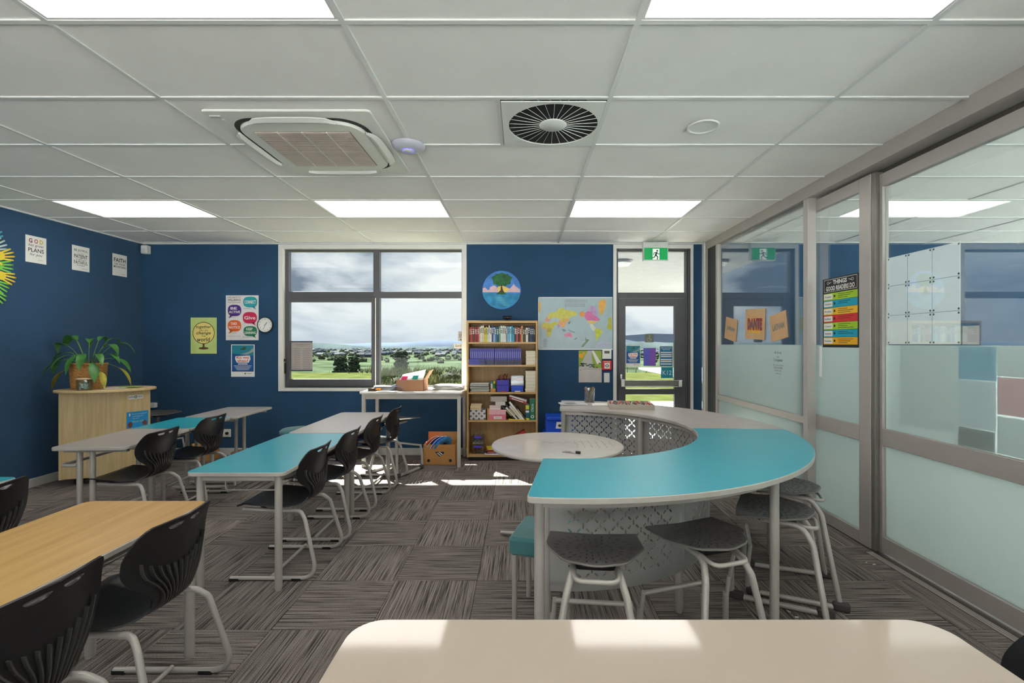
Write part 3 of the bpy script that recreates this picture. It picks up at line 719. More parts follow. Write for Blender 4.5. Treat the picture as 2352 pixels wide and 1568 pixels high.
curved(-3.8, 84, M('warm_grey_laminate', (186, 178, 174), .3), 'curved standing desk with grey top near the exit door')

# ------------------------------------------------------------ chairs
PROF = [(.232,.428,.165),(.224,.438,.182),(.17,.446,.198),(.08,.438,.207),(-.02,.430,.203),(-.10,.427,.180),(-.155,.436,.145),(-.188,.462,.118),(-.205,.50,.118),(-.212,.54,.145),(-.213,.585,.190),(-.215,.63,.215),(-.22,.68,.218),(-.230,.725,.205),(-.245,.765,.185),(-.254,.785,.17)]
TT = [0]
for a, b in zip(PROF, PROF[1:]): TT.append(TT[-1]+sqrt((a[0]-b[0])**2+(a[1]-b[1])**2))
def cat(vals, t):
    i = 0
    while i < len(TT)-2 and TT[i+1] < t: i += 1
    t0, t1 = TT[i], TT[i+1]; s = min(1, max(0, (t-t0)/(t1-t0)))
    p0 = vals[max(0, i-1)]; p1 = vals[i]; p2 = vals[i+1]; p3 = vals[min(len(vals)-1, i+2)]
    return .5*((2*p1)+(-p0+p2)*s+(2*p0-5*p1+4*p2-p3)*s*s+(-p0+3*p1-3*p2+p3)*s**3)
def prof(t): return cat([p[0] for p in PROF], t), cat([p[1] for p in PROF], t)
def halfw(t): return cat([p[2] for p in PROF], t)
TW = TT[7]+.012
def shell(a, t, off=0):
    x, z = prof(t); e = .004; x2, z2 = prof(min(TT[-1], t+e)); x1, z1 = prof(max(0, t-e))
    tx, tz = x2-x1, z2-z1; l = sqrt(tx*tx+tz*tz) or 1; nx, nz = -tz/l, tx/l     # points rear / down
    up = max(0, min(1, (t-TT[6])/(TT[10]-TT[6])))
    x += up*1.05*a*a; z += (1-up)*.35*a*a*(1 if t > TT[2] else .4)
    nx, nz = (nx, nz) if True else (0, 0)
    return (x+nx*off, a, z+nz*off)
def zt(z):      # arc length on the back at height z
    for i in range(8, len(PROF)-1):
        if PROF[i+1][1] >= z: return TT[i]+(TT[i+1]-TT[i])*(z-PROF[i][1])/(PROF[i+1][1]-PROF[i][1])
    return TT[-1]
def side_outline(t0, t1, n, rnd0=0, rnd1=0):
    ts = [t0+(t1-t0)*i/n for i in range(n+1)]
    return [(halfw(t), t) for t in ts] + [(-halfw(t), t) for t in reversed(ts)]
def make_chair():
    t = thing('student_chair', cat='chair')
    out = side_outline(0, TW, 26)
    s = sheet(out, [], .022, lambda a, q: shell(a, q)).build('seat', BLACKP, t); solid(s, .007, 0)
    T1 = TT[-1]
    out = [(halfw(TW+(T1-TW)*i/24), TW+(T1-TW)*i/24) for i in range(23)]
    out += [(.172, T1-.012), (.155, T1), (0, T1+.006), (-.155, T1), (-.172, T1-.012)] + [(-halfw(TW+(T1-TW)*i/24), TW+(T1-TW)*i/24) for i in range(22, -1, -1)]
    holes = []
    for sx in (-1, 1): holes.append([(sx*.052+.036*cos(a*pi/8), T1-.022+(.003 if sin(a*pi/8) > .0 else .018)*sin(a*pi/8)) for a in range(16)])
    b = sheet(out, holes, .022, lambda a, q: shell(a, q)).build('backrest', BLACKP, t); solid(b, .007, 0)
    for k in range(11):
        q = (k-5)/5; at = q*.165; tt = zt(.605+.055*q*q); tb = TT[6]+.005; pts = []
        for i in range(15):
            tc = tt+(tb-tt)*i/14; aw = at*min(1, (halfw(tc)/halfw(tt))**1.25)
            pts.append(Vector(shell(aw, tc, .008)))
        m_ = MB(); v = []; n = len(pts)
        for i, p in enumerate(pts):
            tc = tt+(tb-tt)*i/14; a = p.y; in_ = Vector(shell(a, tc, .002)); nrm = (p-in_).normalized()
            tg = (pts[min(n-1, i+1)]-pts[max(0, i-1)]).normalized(); sd = nrm.cross(tg).normalized()*.0024
            hh = .013*min(1, (n-1-i)/4+.15)
            v += [in_-sd, in_+sd, in_+sd+nrm*hh, in_-sd+nrm*hh]
        f = [(0, 1, 2, 3), (4*n-1, 4*n-2, 4*n-3, 4*n-4)]
        for i in range(n-1):
            for j in range(4): f.append((4*i+j, 4*i+4+j, 4*i+4+(j+1) % 4, 4*i+(j+1) % 4))
        m_.add(v, f).build('back_rib', M('highlit_black_rib', (66, 64, 62), .2), b)  # lighter than the shell: thin highlights put into the rib colour
    for sy in (-1, 1):
        P_ = fillet([(.20, sy*.150, .412), (-.05, sy*.152, .402), (-.165, sy*.165, .405), (-.205, sy*.19, .36), (-.298, sy*.226, .0145), (.235, sy*.226, .0145)], [0, .1, .05, .06, .085, 0], 8)
        MB().tube(P_, .0125, 12).build('leg_frame', TUBE, t)
        for x in (.21, -.17): MB().box(x-.03, x+.03, sy*.226-.013, sy*.226+.013, 0, .018).build('foot_glide', RUBBER, t, bevel=.003)
    MB().tube([(-.02, -.226, .028), (-.02, .226, .028)], .010, 10).build('floor_crossbar', TUBE, t)
    MB().tube(fillet([(.10, -.15, .402), (.10, .15, .402)], 0), .010, 10).box(-.06, .12, -.10, .10, .405, .424).build('seat_bracket', M('dark_bracket', (60, 60, 60), .5), t)
    return t
ch = make_chair()
CHG = 'black ribbed student chairs'
for (x, y, rz, lab) in (
    (-1.55, 3.135, 0, 'black ribbed chair at the near end of the middle teal desk'),
    (-1.54, 3.71, 0, 'black ribbed chair second from the near end along the middle row'),
    (-1.545, 4.345, .0, 'black ribbed chair with books under its desk, third along the middle row'),
    (-1.53, 4.97, 0, 'black ribbed chair farthest along the middle row, by the high table'),
    (-3.00, 3.68, .03, 'black ribbed chair at the nearest grey desk of the left row'),
    (-3.06, 4.39, .03, 'black ribbed chair at the teal desk of the left row'),
    (-1.56, 1.865, 0, 'black ribbed chair tucked at the far half of the yellow desk'),
    (-1.55, 1.335, 0, 'black ribbed chair cut off at the bottom left corner'),
    (-2.73, 2.24, 0, 'black ribbed chair cut off by the left edge of the photo'),
    (1.03, .93, .10, 'black chair back just showing in the bottom right corner')):
    place(ch, (x, y, 0), pi+rz, lab, CHG)

# ------------------------------------------------------------ saddle stools
SEATP = M('dark_grey_moulded_plastic', (92, 88, 86), .30, var=.08, scale=12)
def make_stool():
    t = thing('saddle_stool', cat='stool'); H = .615
    # front (towards the desk) is +x: flat edge with two corners; rear is round
    out = fillet([(.165, -.19, 0), (.175, 0, 0), (.165, .19, 0), (0, .20, 0), (-.14, .12, 0), (-.185, 0, 0), (-.14, -.12, 0), (0, -.20, 0)], [.02, .1, .02, .12, .09, .09, .09, .12], 6)
    out = [(p.x, p.y) for p in out]
    holes = []
    for r, n, L_, w_ in ((.135, 26, .028, .006), (.098, 26, .022, .006), (.062, 18, .018, .005), (.034, 10, .012, .005)):
        for k in range(n):
            a = 2*pi*k/n+r*9; x, y = r*1.05*cos(a)-.005, r*1.15*sin(a)
            if x > .135: continue
            c, s = cos(a), sin(a); holes.append([(x+q[0]*c-q[1]*s, y+q[0]*s+q[1]*c) for q in ((-L_/2, 0), (-L_/4, -w_/2), (L_/4, -w_/2), (L_/2, 0), (L_/4, w_/2), (-L_/4, w_/2))])
    def dish(a, b):
        z = H + .32*b*b - .018 + .5*a*a*(1 if a < 0 else -.6)
        return (a, b, z)
    s = sheet(out, holes, .02, dish).build('seat', SEATP, t); solid(s, .006, 0)
    o3 = [dish(p[0], p[1]) for p in out]; MB().tube([(p[0], p[1], p[2]-.003) for p in o3], .0045, 6, closed=True).build('seat_rim', M('rim_grey', (120, 116, 110), .4), s)
    MB().slab(rrect(-.10, .08, -.09, .09, .03, 4), H-.06, H-.022, .006).build('seat_support', BLACKP, t)
    for sy in (-1, 1):
        P_ = fillet([(.06, sy*.075, H-.05), (-.12, sy*.09, H-.055), (-.165, sy*.115, H-.13), (-.235, sy*.19, .05), (-.25, sy*.20, .016), (-.18, sy*.20, .018), (.17, sy*.185, .018), (.215, sy*.185, .03), (.215, sy*.18, .20)], [0, .07, .07, .05, .03, .03, .04, .05, 0], 6)
        MB().tube(P_, .0145, 12).build('leg_frame', TUBE, t)
        MB().box(-.285, -.20, sy*.20-.017, sy*.20+.017, 0, .05).build('foot_glide', M('dark_boot', (74, 70, 68), .6), t, bevel=.012)
        MB().box(.15, .225, sy*.185-.017, sy*.185+.017, 0, .05).build('foot_glide', M('dark_boot', (74, 70, 68), .6), t, bevel=.012)
        MB().tube([(.215, sy*.18, .15), (.20, sy*.17, .28)], .011, 10).build('footrest_bracket', ALU, t)
    MB().tube([(.20, -.175, .27), (.20, .175, .27)], .011, 10).build('footrest_bar', TUBE, t)
    MB().tube(fillet([(-.10, -.085, H-.05), (-.185, -.085, H-.062), (-.185, .085, H-.062), (-.10, .085, H-.05)], .06, 6), .0095, 10).build('carry_handle', TUBE, t)
    return t
st = make_stool(); SG = 'grey saddle stools with slotted seats'
for (x, y, a, lab) in ((.30, 1.97, 84, 'slotted grey stool farthest left under the curved teal desk'), (.80, 2.11, 108, 'slotted grey stool second from the left under the curved teal desk'),
    (1.30, 2.45, 152, 'slotted grey stool by the glass partition, nearer one'), (1.58, 2.85, 158, 'slotted grey stool by the glass partition, farther and mostly hidden one'),
    (-1.42, 5.42, 65, 'slotted grey stool under the high table by the window'), (-4.50, 5.86, -20, 'slotted grey stool half hidden behind the wooden cabinet')):
    place(st, (x, y, 0), R(a), lab, SG)
# upholstered teal stools
TEALF = M('teal_upholstery', (62, 116, 120), .9, var=.08, scale=60, bump=.3, bscale=500, sheen=.3)
t = thing('cushioned_stool', 'square teal cushioned stool beneath the curved desk end', 'stool', (.135, 2.56, 0), rz=-.28)
MB().slab(rrect(-.17, .17, -.17, .17, .03), .36, .455, .015).build('cushion', TEALF, t)
for sx in (-1, 1):
    for sy in (-1, 1): MB().cyl((sx*.14, sy*.14, 0), (sx*.14, sy*.14, .36), .014, n=12).build('leg', TUBE, t)
t = thing('cushioned_stool', 'round teal cushioned stool behind the middle row desks', 'stool', (-2.36, 5.0, 0))
MB().lathe([(0, .50), (.15, .50), (.175, .515), (.175, .54), (.15, .56), (0, .565)], 32).build('cushion', TEALF, t)
MB().cyl((0, 0, .03), (0, 0, .50), .025).lathe([(0, 0), (.17, 0), (.17, .012), (.03, .035)], 28).build('pedestal', TUBE, t)

# ------------------------------------------------------------ bookcase and what stands in it
BX0, BX1, BYF, BYB = -.685, .194, 5.87, 6.185
sh_z = [.048, .482, .828, 1.165, 1.448]
t = thing('bookcase', 'tall light wood bookcase with five shelves of books and boxes', 'bookcase', (0, 0, 0))
for x in (BX0, BX1-.024): MB().box(x, x+.024, BYF, BYB, .045, 1.705).build('side_panel', WOOD_SHELF, t, bevel=.002)
MB().box(BX0, BX1, BYF-.002, BYB, 1.705, 1.735).build('top_panel', wood('shelf_veneer_x', (186, 150, 95), (208, 172, 116), 'x'), t, bevel=.002)
MB().box(BX0+.024, BX1-.024, BYB-.012, BYB, .045, 1.705).build('back_panel', WOOD_SHELF, t)
for z in sh_z: MB().box(BX0+.024, BX1-.024, BYF+.004, BYB-.012, z, z+.022 if z > .05 else z+.03).build('shelf', bpy.data.materials['shelf_veneer_x'], t, bevel=.0015)
MB().box(BX0+.02, BX1-.02, BYF+.03, BYB-.01, 0, .045).build('plinth', BLACKP, t)
PG = M('book_pages', (226, 216, 196), .85)
def book(x0, wd, d, h, z, c, y=BYF+.03, label='', group='', lean=0, name='book'):
    mt = M('cover_%d_%d_%d' % c, c, .45, var=.12, scale=40)
    o = thing(name, label, 'book', (x0+wd/2, y+d/2, z), group=group)
    s = MB().box(-wd/2, wd/2, -d/2, d/2, 0, h).build('cover', mt, o, bevel=.0012)
    MB().box(-wd/2+.0018, wd/2-.0018, -d/2+.003, d/2+.0008, .003, h+.0006).build('pages', PG, o)
    o.rotation_euler.y = lean
    return o, s
top = sh_z[4]+.022
cols = [(150,44,36),(168,52,40),(96,30,30),(140,34,34),(120,30,34),(196,78,66),(214,206,188),(222,216,198),(206,200,176),(214,186,60),(196,206,70),(206,206,198),(226,224,214),(232,228,220),(40,74,140),(210,216,214),(60,120,170),(24,56,86),(90,150,110),(216,222,214),(200,214,208),(226,226,214),(214,206,190),(70,128,170),(150,190,206),(84,170,200),(200,220,226),(40,150,196),(90,150,170),(30,44,52),(196,70,50),(32,30,32),(150,40,36),(206,150,90),(36,34,36),(60,50,44),(222,220,210),(26,26,30),(30,60,110),(20,22,26),(28,30,30)]
cn = {0:'brick red',5:'salmon',6:'cream',9:'yellow',10:'lime',14:'navy',16:'blue',18:'green',25:'sky blue'}
def cname(c):
    r, g, b = c; mx_, mn = max(c), min(c)
    if mx_ < 62: return 'black'
    if mn > 195: return 'white'
    if mx_-mn < 30: return 'grey'
    if r == mx_: return 'yellow' if g > 170 else ('red' if g < 90 else ('tan' if g > 110 else 'orange red'))
    if g == mx_: return 'green'
    return 'blue'
random.seed(11)
x = BX0+.032; avail = (BX1-.03-x)
ws = [random.uniform(.7, 1.3) for _ in cols]; k = avail/sum(ws)
for i, (c, w_) in enumerate(zip(cols, ws)):
    h = random.uniform(.175, .205); wd = w_*k
    o, s = book(x, wd-.0012, random.uniform(.12, .15), h, top, c, y=BYF+.02+random.uniform(0, .006), label='%s spine, %s book from the left on the top shelf' % (cname(c), nth(i+1)), group='books on the top shelf')
    lc = (230, 226, 214) if sum(c) < 380 else (60, 50, 50)
    m_ = MB(); m_.rect(-wd*.25, wd*.25, h*.50, h*.82, .0765 if False else 0); 
    m_ = MB(); yy = -(o.location.y-BYF-.02)
    d_ = (o.location.y-(BYF+.02)); dep = s.dimensions.y/2+.0006
    for q in range(3): m_.rect(-wd*.22, wd*.22, h*(.80-.12*q-random.random()*.05), h*(.86-.12*q), dep)
    m_.build('spine_print', M('spine_%d' % lc[0], lc, .6), s)
    x += wd
# second shelf: a set of blue workbooks
z2 = sh_z[3]+.022
BLU = (74, 74, 160); x = BX0+.034
for i in range(27):
    wd = .0235; lean = .0
    o, s = book(x, wd-.001, .15, .205, z2, BLU, y=BYF+.035, label='%s blue and grey workbook from the left standing on the second shelf' % nth(i+1), group='blue workbooks on the second shelf')
    d_ = .0756
    MB().rect(-.009, .009, .002, .062, d_).build('spine_foot', M('workbook_grey', (72, 72, 80), .5), s); MB().rect(-.004, .004, .085, .165, d_).build('spine_print', M('workbook_lilac', (140, 142, 205), .5), s)
    x += wd+(.006 if i == 12 else 0)
for i in range(3):
    o = thing('book', ['lowest', 'middle', 'topmost'][i]+' blue workbook lying flat at the left of the second shelf', 'book', (BX0+.135-.006*i, BYF+.02+.085, z2+.024*i+.0005), rz=.02*i, group='flat blue workbooks')
    # lies in front of the standing row
    o.location.y = BYF+.017
    s = MB().box(-.105, .10, -.012, .012, 0, .0225).build('cover', M('cover_%d_%d_%d' % BLU, BLU), o, bevel=.002)
    MB().rect(.02, .095, .004, .018, .0125).build('spine_print', M('workbook_grey', (72, 72, 80), .5), o)
def stack(x0, x1, z, n, h, name, label, group, cs, y=BYF+.02, d=.17, jit=.004):
    zz = z+.0004
    for i in range(n):
        hh = h*random.uniform(.9, 1.1); c = cs[i % len(cs)]; j = random.uniform(-jit, jit)
        pos = 'lowest' if i == 0 else ('topmost' if i == n-1 else nth(i+1)+' up')
        o = thing(name, '%s, %s' % (label, pos), 'book', ((x0+x1)/2+j, y+d/2+j, zz), rz=random.uniform(-.03, .03)*(1 if jit > .005 else .3), group=group)
        w_ = (x1-x0)/2
        MB().box(-w_, w_, -d/2, d/2, 0, hh-.0006).build('cover', M('cover_%d_%d_%d' % c, c, .7), o, bevel=.002)
        zz += hh
    return zz
stack(.048, .168, z2, 8, .0205, 'paperback', 'cream paperback right of the blue workbooks', 'cream paperbacks on the second shelf', [(222, 212, 190), (228, 220, 200)])
z3 = sh_z[2]+.022
stack(.042, .168, z3, 13, .0205, 'paperback', 'cream paperback at the right end of the third shelf', 'cream paperbacks on the third shelf', [(222, 212, 190), (230, 222, 204)])
stack(BX0+.04, BX0+.27, z3, 9, .012, 'magazine', 'magazine at the left of the third shelf', 'magazines on the third shelf', [(150, 146, 142), (206, 206, 200), (186, 184, 178), (130, 150, 120), (214, 212, 204), (90, 90, 88), (200, 198, 190)], jit=.012)
def crate(x0, x1, z, h, mat, name, label, cat='box', y=BYF+.02, d=.2, group=None, rim=True, open_=True):
    o = thing(name, label, cat, ((x0+x1)/2, y+d/2, z+.0004), group=group); w_ = (x1-x0)/2; w2 = w_*.9; b = MB()
    for q in ((-w_, -w_+.004), (w_-.004, w_)): b.box(q[0], q[1], -d/2, d/2, 0, h)
    b.box(-w_, w_, -d/2, -d/2+.004, 0, h); b.box(-w_, w_, d/2-.004, d/2, 0, h); b.box(-w_, w_, -d/2, d/2, 0, .004)
    body = b.build('box_body', mat, o)
    if rim: MB().box(-w_-.004, w_+.004, -d/2-.004, -d/2, h-.012, h).box(-w_-.004, w_+.004, d/2, d/2+.004, h-.012, h).box(-w_-.004, -w_, -d/2, d/2, h-.012, h).box(w_, w_+.004, -d/2, d/2, h-.012, h).build('rim', mat, o, bevel=.002)
    return o
IND = M('indigo_plastic', (50, 38, 170), .35); RBL = M('royal_blue_plastic', (20, 76, 205), .35)
crate(-.315, -.16, z3, .085, IND, 'storage_tub', 'lower indigo tub on the third shelf', group='indigo tubs'); o = crate(-.318, -.158, z3+.085, .065, IND, 'storage_tub', 'upper indigo tub full of pens and clips on the third shelf', group='indigo tubs')
random.seed(5)
for i in range(12):
    a = random.uniform(-1, 1); xx = -.30+.011*i; p = thing('pencil', '%s pen from the left poking out of the indigo tub' % nth(i+1), 'pen', (xx, BYF+.10, z3+.15), group='pens in the indigo tub')
    MB().cyl((0, 0, -.05), (.035*a, -.02, .05+.012*(i % 3)), .004, n=8).build('barrel', M('pen_%d' % (i % 4), [(150, 30, 30), (30, 26, 30), (190, 120, 60), (120, 24, 40)][i % 4]), p)
crate(-.135, .018, z3, .082, RBL, 'storage_tub', 'royal blue tub below the clear boxes on the third shelf')
crate(-.137, .020, z3+.083, .055, CLEARP, 'clear_box', 'lower clear plastic box on the blue tub', group='clear boxes'); crate(-.135, .018, z3+.139, .055, CLEARP, 'clear_box', 'upper clear plastic box with markers on the third shelf', group='clear boxes')
tag(MB().cbox((-.03, BYF+.09, z3+.155), (.10, .03, .02), rz=.1).build('eraser_block', M('orange_block', (226, 96, 60), .6), bevel=.003), 'orange block inside the upper clear box', 'eraser')
tag(MB().box(-.09, -.02, BYF+.015, BYF+.0165, z3+.004, z3+.016).build('box_label', PAPER), 'small white label on the front of the royal blue tub', 'label')
tag(MB().cbox((-.225, BYF+.012, z3+.006), (.07, .02, .010), rz=.1).build('scissors_handle', M('red_plastic', (214, 50, 50), .4), bevel=.004), 'red handle lying before the indigo tubs', 'scissors')
crate(-.395, -.325, z3, .045, CARD, 'card_tray', 'small open card tray holding glue sticks', rim=False, d=.12)
for i, (xx, c, lab) in enumerate(((-.378, (230, 230, 226), 'white glue stick with grey cap in the card tray'), (-.345, (38, 150, 70), 'green and yellow glue stick in the card tray'))):
    o = thing('glue_stick', lab, 'glue', (xx, BYF+.06, z3+.008)); MB().cyl((0, 0, 0), (0, 0, .095), .0135).build('tube', M('glue_%d' % i, c), o); MB().cyl((0, 0, .095), (0, 0, .125), .0138).build('cap', M('gluecap_%d' % i, [(60, 130, 150), (222, 196, 50)][i]), o)
z4 = sh_z[1]+.022
o = crate(BX0+.034, BX0+.236, z4, .125, M('grey_white_pattern', (206, 200, 198), .6), 'patterned_box', 'box with grey and white diamond pattern on the fourth shelf', rim=False)
m_ = MB()
for i in range(6):
    for j in range(4):
        xx, zz = -.085+.034*i, .015+.032*j
        if (i+j) % 2: m_.poly([(xx, zz-.015), (xx+.016, zz), (xx, zz+.015), (xx-.016, zz)], .1006)
m_.build('diamond_pattern', M('dark_mauve', (86, 78, 84), .6), o)
stack(BX0+.046, BX0+.18, z4+.126, 3, .024, 'notepad', 'cream note block on the patterned box', 'note blocks', [(214, 190, 150), (224, 202, 166)], d=.12)
stack(BX0+.25, BX0+.32, z4, 1, .155, 'card_folder', 'tan card magazine file standing on the fourth shelf', 'files', [(196, 142, 80)])
PK = M('pink_card', (222, 120, 140), .6); PK2 = M('light_pink_card', (236, 176, 186), .6)
for i, (h, mt, lab) in enumerate(((.065, PK, 'deep pink box with white label on the fourth shelf'), (.058, PK2, 'pale pink box stacked on the deep pink box'))):
    o = thing('pink_box', lab, 'box', (-.305, BYF+.09, z4+.066*i+.0004)); MB().box(-.105, .105, -.07, .07, 0, h*.72).build('box_base', mt, o, bevel=.002); MB().box(-.108, .108, -.073, .073, h*.7, h).build('lid', mt, o, bevel=.002)
    if not i: MB().rect(-.045, .055, .012, .045, .0735).build('label_card', PAPER, o); MB().text('STRAWS', .005, .028, .07, .014, .0742).build('lettering', INK, o)
stack(-.40, -.26, z4+.126, 2, .026, 'note_block', 'pale pink note block on the pink boxes', 'pale note blocks', [(230, 206, 200), (216, 190, 190)], d=.12)
stack(-.335, -.21, z4+.18, 1, .045, 'small_carton', 'small white carton on top of the pink boxes', 'cartons', [(206, 200, 192)], d=.12); stack(-.39, -.19, z4+.226, 1, .06, 'flat_carton', 'grey box lid balanced over the small white carton', 'lids', [(176, 168, 160)], d=.12)
lean = [((30, 28, 30), -.155, .27, -.78), ((226, 222, 212), -.13, .27, -.75), ((40, 40, 42), -.11, .28, -.72), ((214, 210, 204), -.085, .28, -.70), ((232, 230, 226), -.055, .29, -.68), ((60, 58, 62), -.03, .25, -.66)]
for i, (c, xx, L_, a) in enumerate(lean):
    o = thing('book', '%s book leaning left in the slanted row on the fourth shelf, %s from the left' % (cname(c), nth(i+1)), 'book', (xx+.09, BYF+.10, z4+.001), group='slanted books on the fourth shelf')
    MB().box(-.022, 0, -.075, .075, .0, L_-.05*(i % 2)).build('cover', M('cover_%d_%d_%d' % c, c, .4), o, bevel=.001); MB().rect(-.015, -.007, L_*.3, L_*.7, .0756).build('spine_print', M('spine_print_gold', (214, 200, 150) if c[0] < 100 else (120, 110, 110)), o)
    o.rotation_euler.y = a
for i, (c, lab) in enumerate((((150, 36, 50), 'dark red thick book lying aslant over the slanted row'), ((196, 192, 190), 'grey white book lying topmost over the slanted row'))):
    o = thing('book', lab, 'book', (-.16+.0*i, BYF+.10, z4+.262+.028*i), group='aslant books'); o.rotation_euler.y = .30
    MB().box(0, .225, -.075, .075, 0, .024).build('cover', M('cover_%d_%d_%d' % c, c, .4), o, bevel=.001); MB().rect(.03, .18, .008, .016, .0756).build('spine_print', PAPER, o)
for (x0, x1, h, c, lab) in ((.045, .088, .19, (30, 90, 110), 'blue dictionary with yellow bands at the right of the fourth shelf'), (.094, .166, .26, (16, 110, 84), 'large green atlas at the right end of the fourth shelf')):
    o, s = book(x0, x1-x0, .16, h, z4, c, label=lab, group='reference books')
    if h < .2: MB().rect(-.0215, .0215, .13, .18, .0806).rect(-.0215, .0215, .0, .022, .0806).build('yellow_band', M('band_yellow', (222, 206, 50)), s); MB().rect(-.021, .021, .09, .115, .0806).build('white_band', PAPER, s)
    else:
        m_ = MB().text('WORLD', 0, 0, .10, .03); m2 = MB(); m2.add([(p[2], p[1]-.081, .15-p[0]) for p in m_.v], m_.f); m2.build('lettering', PAPER, s); MB().ring(0, .04, .012, .02, .081).build('emblem', PAPER, s)
stack(-.17, .03, z4, 1, .010, 'plastic_wallet', 'yellow plastic wallet under the leaning books', 'wallets', [(232, 206, 50)], y=BYF+.006, d=.1)
z5 = sh_z[0]+.03
for i in range(2):
    o = thing('snap_box', ['lower', 'upper'][i]+' clear snap lid box of counters on the bottom shelf', 'food box', (BX0+.135, BYF+.11, z5+.119*i+.0005), group='clear snap lid boxes')
    MB().slab(rrect(-.075, .075, -.07, .07, .015), 0, .09, .004).build('container', CLEARP, o)
    MB().slab(rrect(-.083, .083, -.078, .078, .018), .088, .104, .004).build('lid', CLEARP, o)
    MB().slab(rrect(-.045, .045, -.086, -.074, .004), .078, .106, .003).build('purple_clip', M('purple_clip', (84, 62, 205), .35), o)
    m_ = MB(); random.seed(i+4)
    for k in range(60): m_.cbox((random.uniform(-.06, .06), random.uniform(-.058, .05), random.uniform(.008, .06)), (.016, .016, .006), rz=random.random()*3, rx=random.random()*3)
    tag(m_.build('counters', M('counters_%d' % i, [(150, 100, 70), (70, 100, 84)][i], var=.8, scale=60), o), kind='stuff')
MB().tube(fillet([(-.04, 0, .104), (-.035, 0, .14), (.035, 0, .14), (.04, 0, .104)], .01), .005, 8).build('carry_handle', M('handle_grey', (150, 146, 150)), o)
def open_carton(w_, d, h, mat, name, label, loc, rz=0, flaps=()):
    o = thing(name, label, 'box', loc, rz); b = MB(); w2, d2_ = w_/2, d/2
    b.box(-w2, w2, -d2_, -d2_+.004, 0, h).box(-w2, w2, d2_-.004, d2_, 0, h).box(-w2, -w2+.004, -d2_, d2_, 0, h).box(w2-.004, w2, -d2_, d2_, 0, h).box(-w2, w2, -d2_, d2_, 0, .004)
    b.build('carton_body', mat, o)
    for (side, L_, ang) in flaps:
        m_ = MB(); 
        if side == 'b': m_.box(-w2, w2, 0, .003, 0, L_); f = m_.build('flap', mat, o, loc=(0, d2_-.002, h)); f.rotation_euler.x = ang
        if side == 'f': m_.box(-w2, w2, -.003, 0, 0, L_); f = m_.build('flap', mat, o, loc=(0, -d2_+.002, h)); f.rotation_euler.x = ang
        if side == 'l': m_.box(-.003, 0, -d2_, d2_, 0, L_); f = m_.build('flap', mat, o, loc=(-w2+.002, 0, h)); f.rotation_euler.y = ang
        if side == 'r': m_.box(0, .003, -d2_, d2_, 0, L_); f = m_.build('flap', mat, o, loc=(w2-.002, 0, h)); f.rotation_euler.y = ang
    return o
open_carton(.30, .2, .14, CARD, 'carton', 'open cardboard carton with a red folder on the bottom shelf', (-.13, BYF+.13, z5), flaps=())
o = thing('ring_binder', 'red ring binder sticking up from the carton on the bottom shelf', 'folder', (-.20, BYF+.12, z5+.12)); o.rotation_euler.y = -.52
MB().box(0, .28, -.06, .06, 0, .035).build('cover', M('binder_red', (176, 30, 44), .35), o, bevel=.003); MB().text('JUNIOR', .15, .018, .13, .014, .0606).build('lettering', PAPER, o)
for i, c in enumerate(((226, 226, 214), (90, 60, 150), (230, 120, 50), (60, 60, 66), (200, 40, 60), (228, 214, 50))):
    tag(MB().slab(rrect(-.10, .10, -.09, .09, .004, 1), 0, .011, .001).build('picture_book', M('cover_%d_%d_%d' % c, c, .5), loc=(-.36+.008*(i % 3), BYF+.10-.02*(i == 0), z5+.0005+.012*i), rot=(0, 0, .15*(i % 3)-.1)), '%s picture book in the loose pile on the bottom shelf, %s from below' % (cname(c), nth(i+1)), 'book', 'loose pile of picture books')
t = thing('webcam', 'small black webcam standing on the bookcase top', 'webcam', (-.185, 6.02, 1.735))
MB().slab(rrect(-.03, .03, -.02, .02, .006), 0, .012, .002).cyl((0, 0, .012), (0, 0, .03), .008).build('stand', BLACKG, t)
MB().tube([(-.055, 0, .045), (.055, 0, .045)], .021, 16).build('housing', BLACKG, t); MB().cyl((0, -.02, .045), (0, -.026, .045), .012).build('lens', M('lens_brown', (70, 40, 34), .1), t)

# ------------------------------------------------------------ items around the high table
TH = .888
t = open_carton(.33, .26, .13, CARD2, 'carton', 'brown cardboard box of papers on the high table', (-1.335, 5.78, TH), rz=.0, flaps=(('r', .13, .55),))
def sheets(x, y, z, n, w_, d, rz, name, label, mat=PAPER, curl=0):
    o = thing(name, label, 'paper', (x, y, z), rz)
    for k in range(n):
        pts = rrect(-w_/2, w_/2, -d/2, d/2, .001, 1); j = (random.uniform(-.012, .012), random.uniform(-.012, .012))
        m_ = MB(); nx = 8; a = random.uniform(-.15, .15)
        v = []
        for i in range(nx+1):
            s = i/nx; zz = .0022*k+.0008+curl*(k/n)*max(0, s-.6)**2*6
            for q in (-d/2, d/2):
                xx = -w_/2+w_*s; v.append((xx*cos(a)-q*sin(a)+j[0], xx*sin(a)+q*cos(a)+j[1], zz))
        m_.add(v, [(2*i, 2*i+2, 2*i+3, 2*i+1) for i in range(nx)], True)
        s_ = m_.build('sheet', mat if k % 4 else M('paper_shade', (196, 196, 204), .8), o); solid(s_, .0012, 1)
    return o
random.seed(21)
sheets(-1.64, 5.80, TH, 22, .30, .21, .2, 'paper_stack', 'curled stack of white papers left of the cardboard box', curl=.05)
sheets(-.90, 5.86, TH, 26, .34, .24, -.1, 'paper_stack', 'wide stack of white papers right of the cardboard box', curl=-.01)
sheets(-1.58, 5.63, TH, 3, .24, .15, -.05, 'loose_sheets', 'loose white sheets at the front left of the high table')
o = thing('paper_strip', 'curled blue and white card on the high table', 'paper', (-1.49, 5.64, TH+.002), .2)
m_ = MB(); v = []
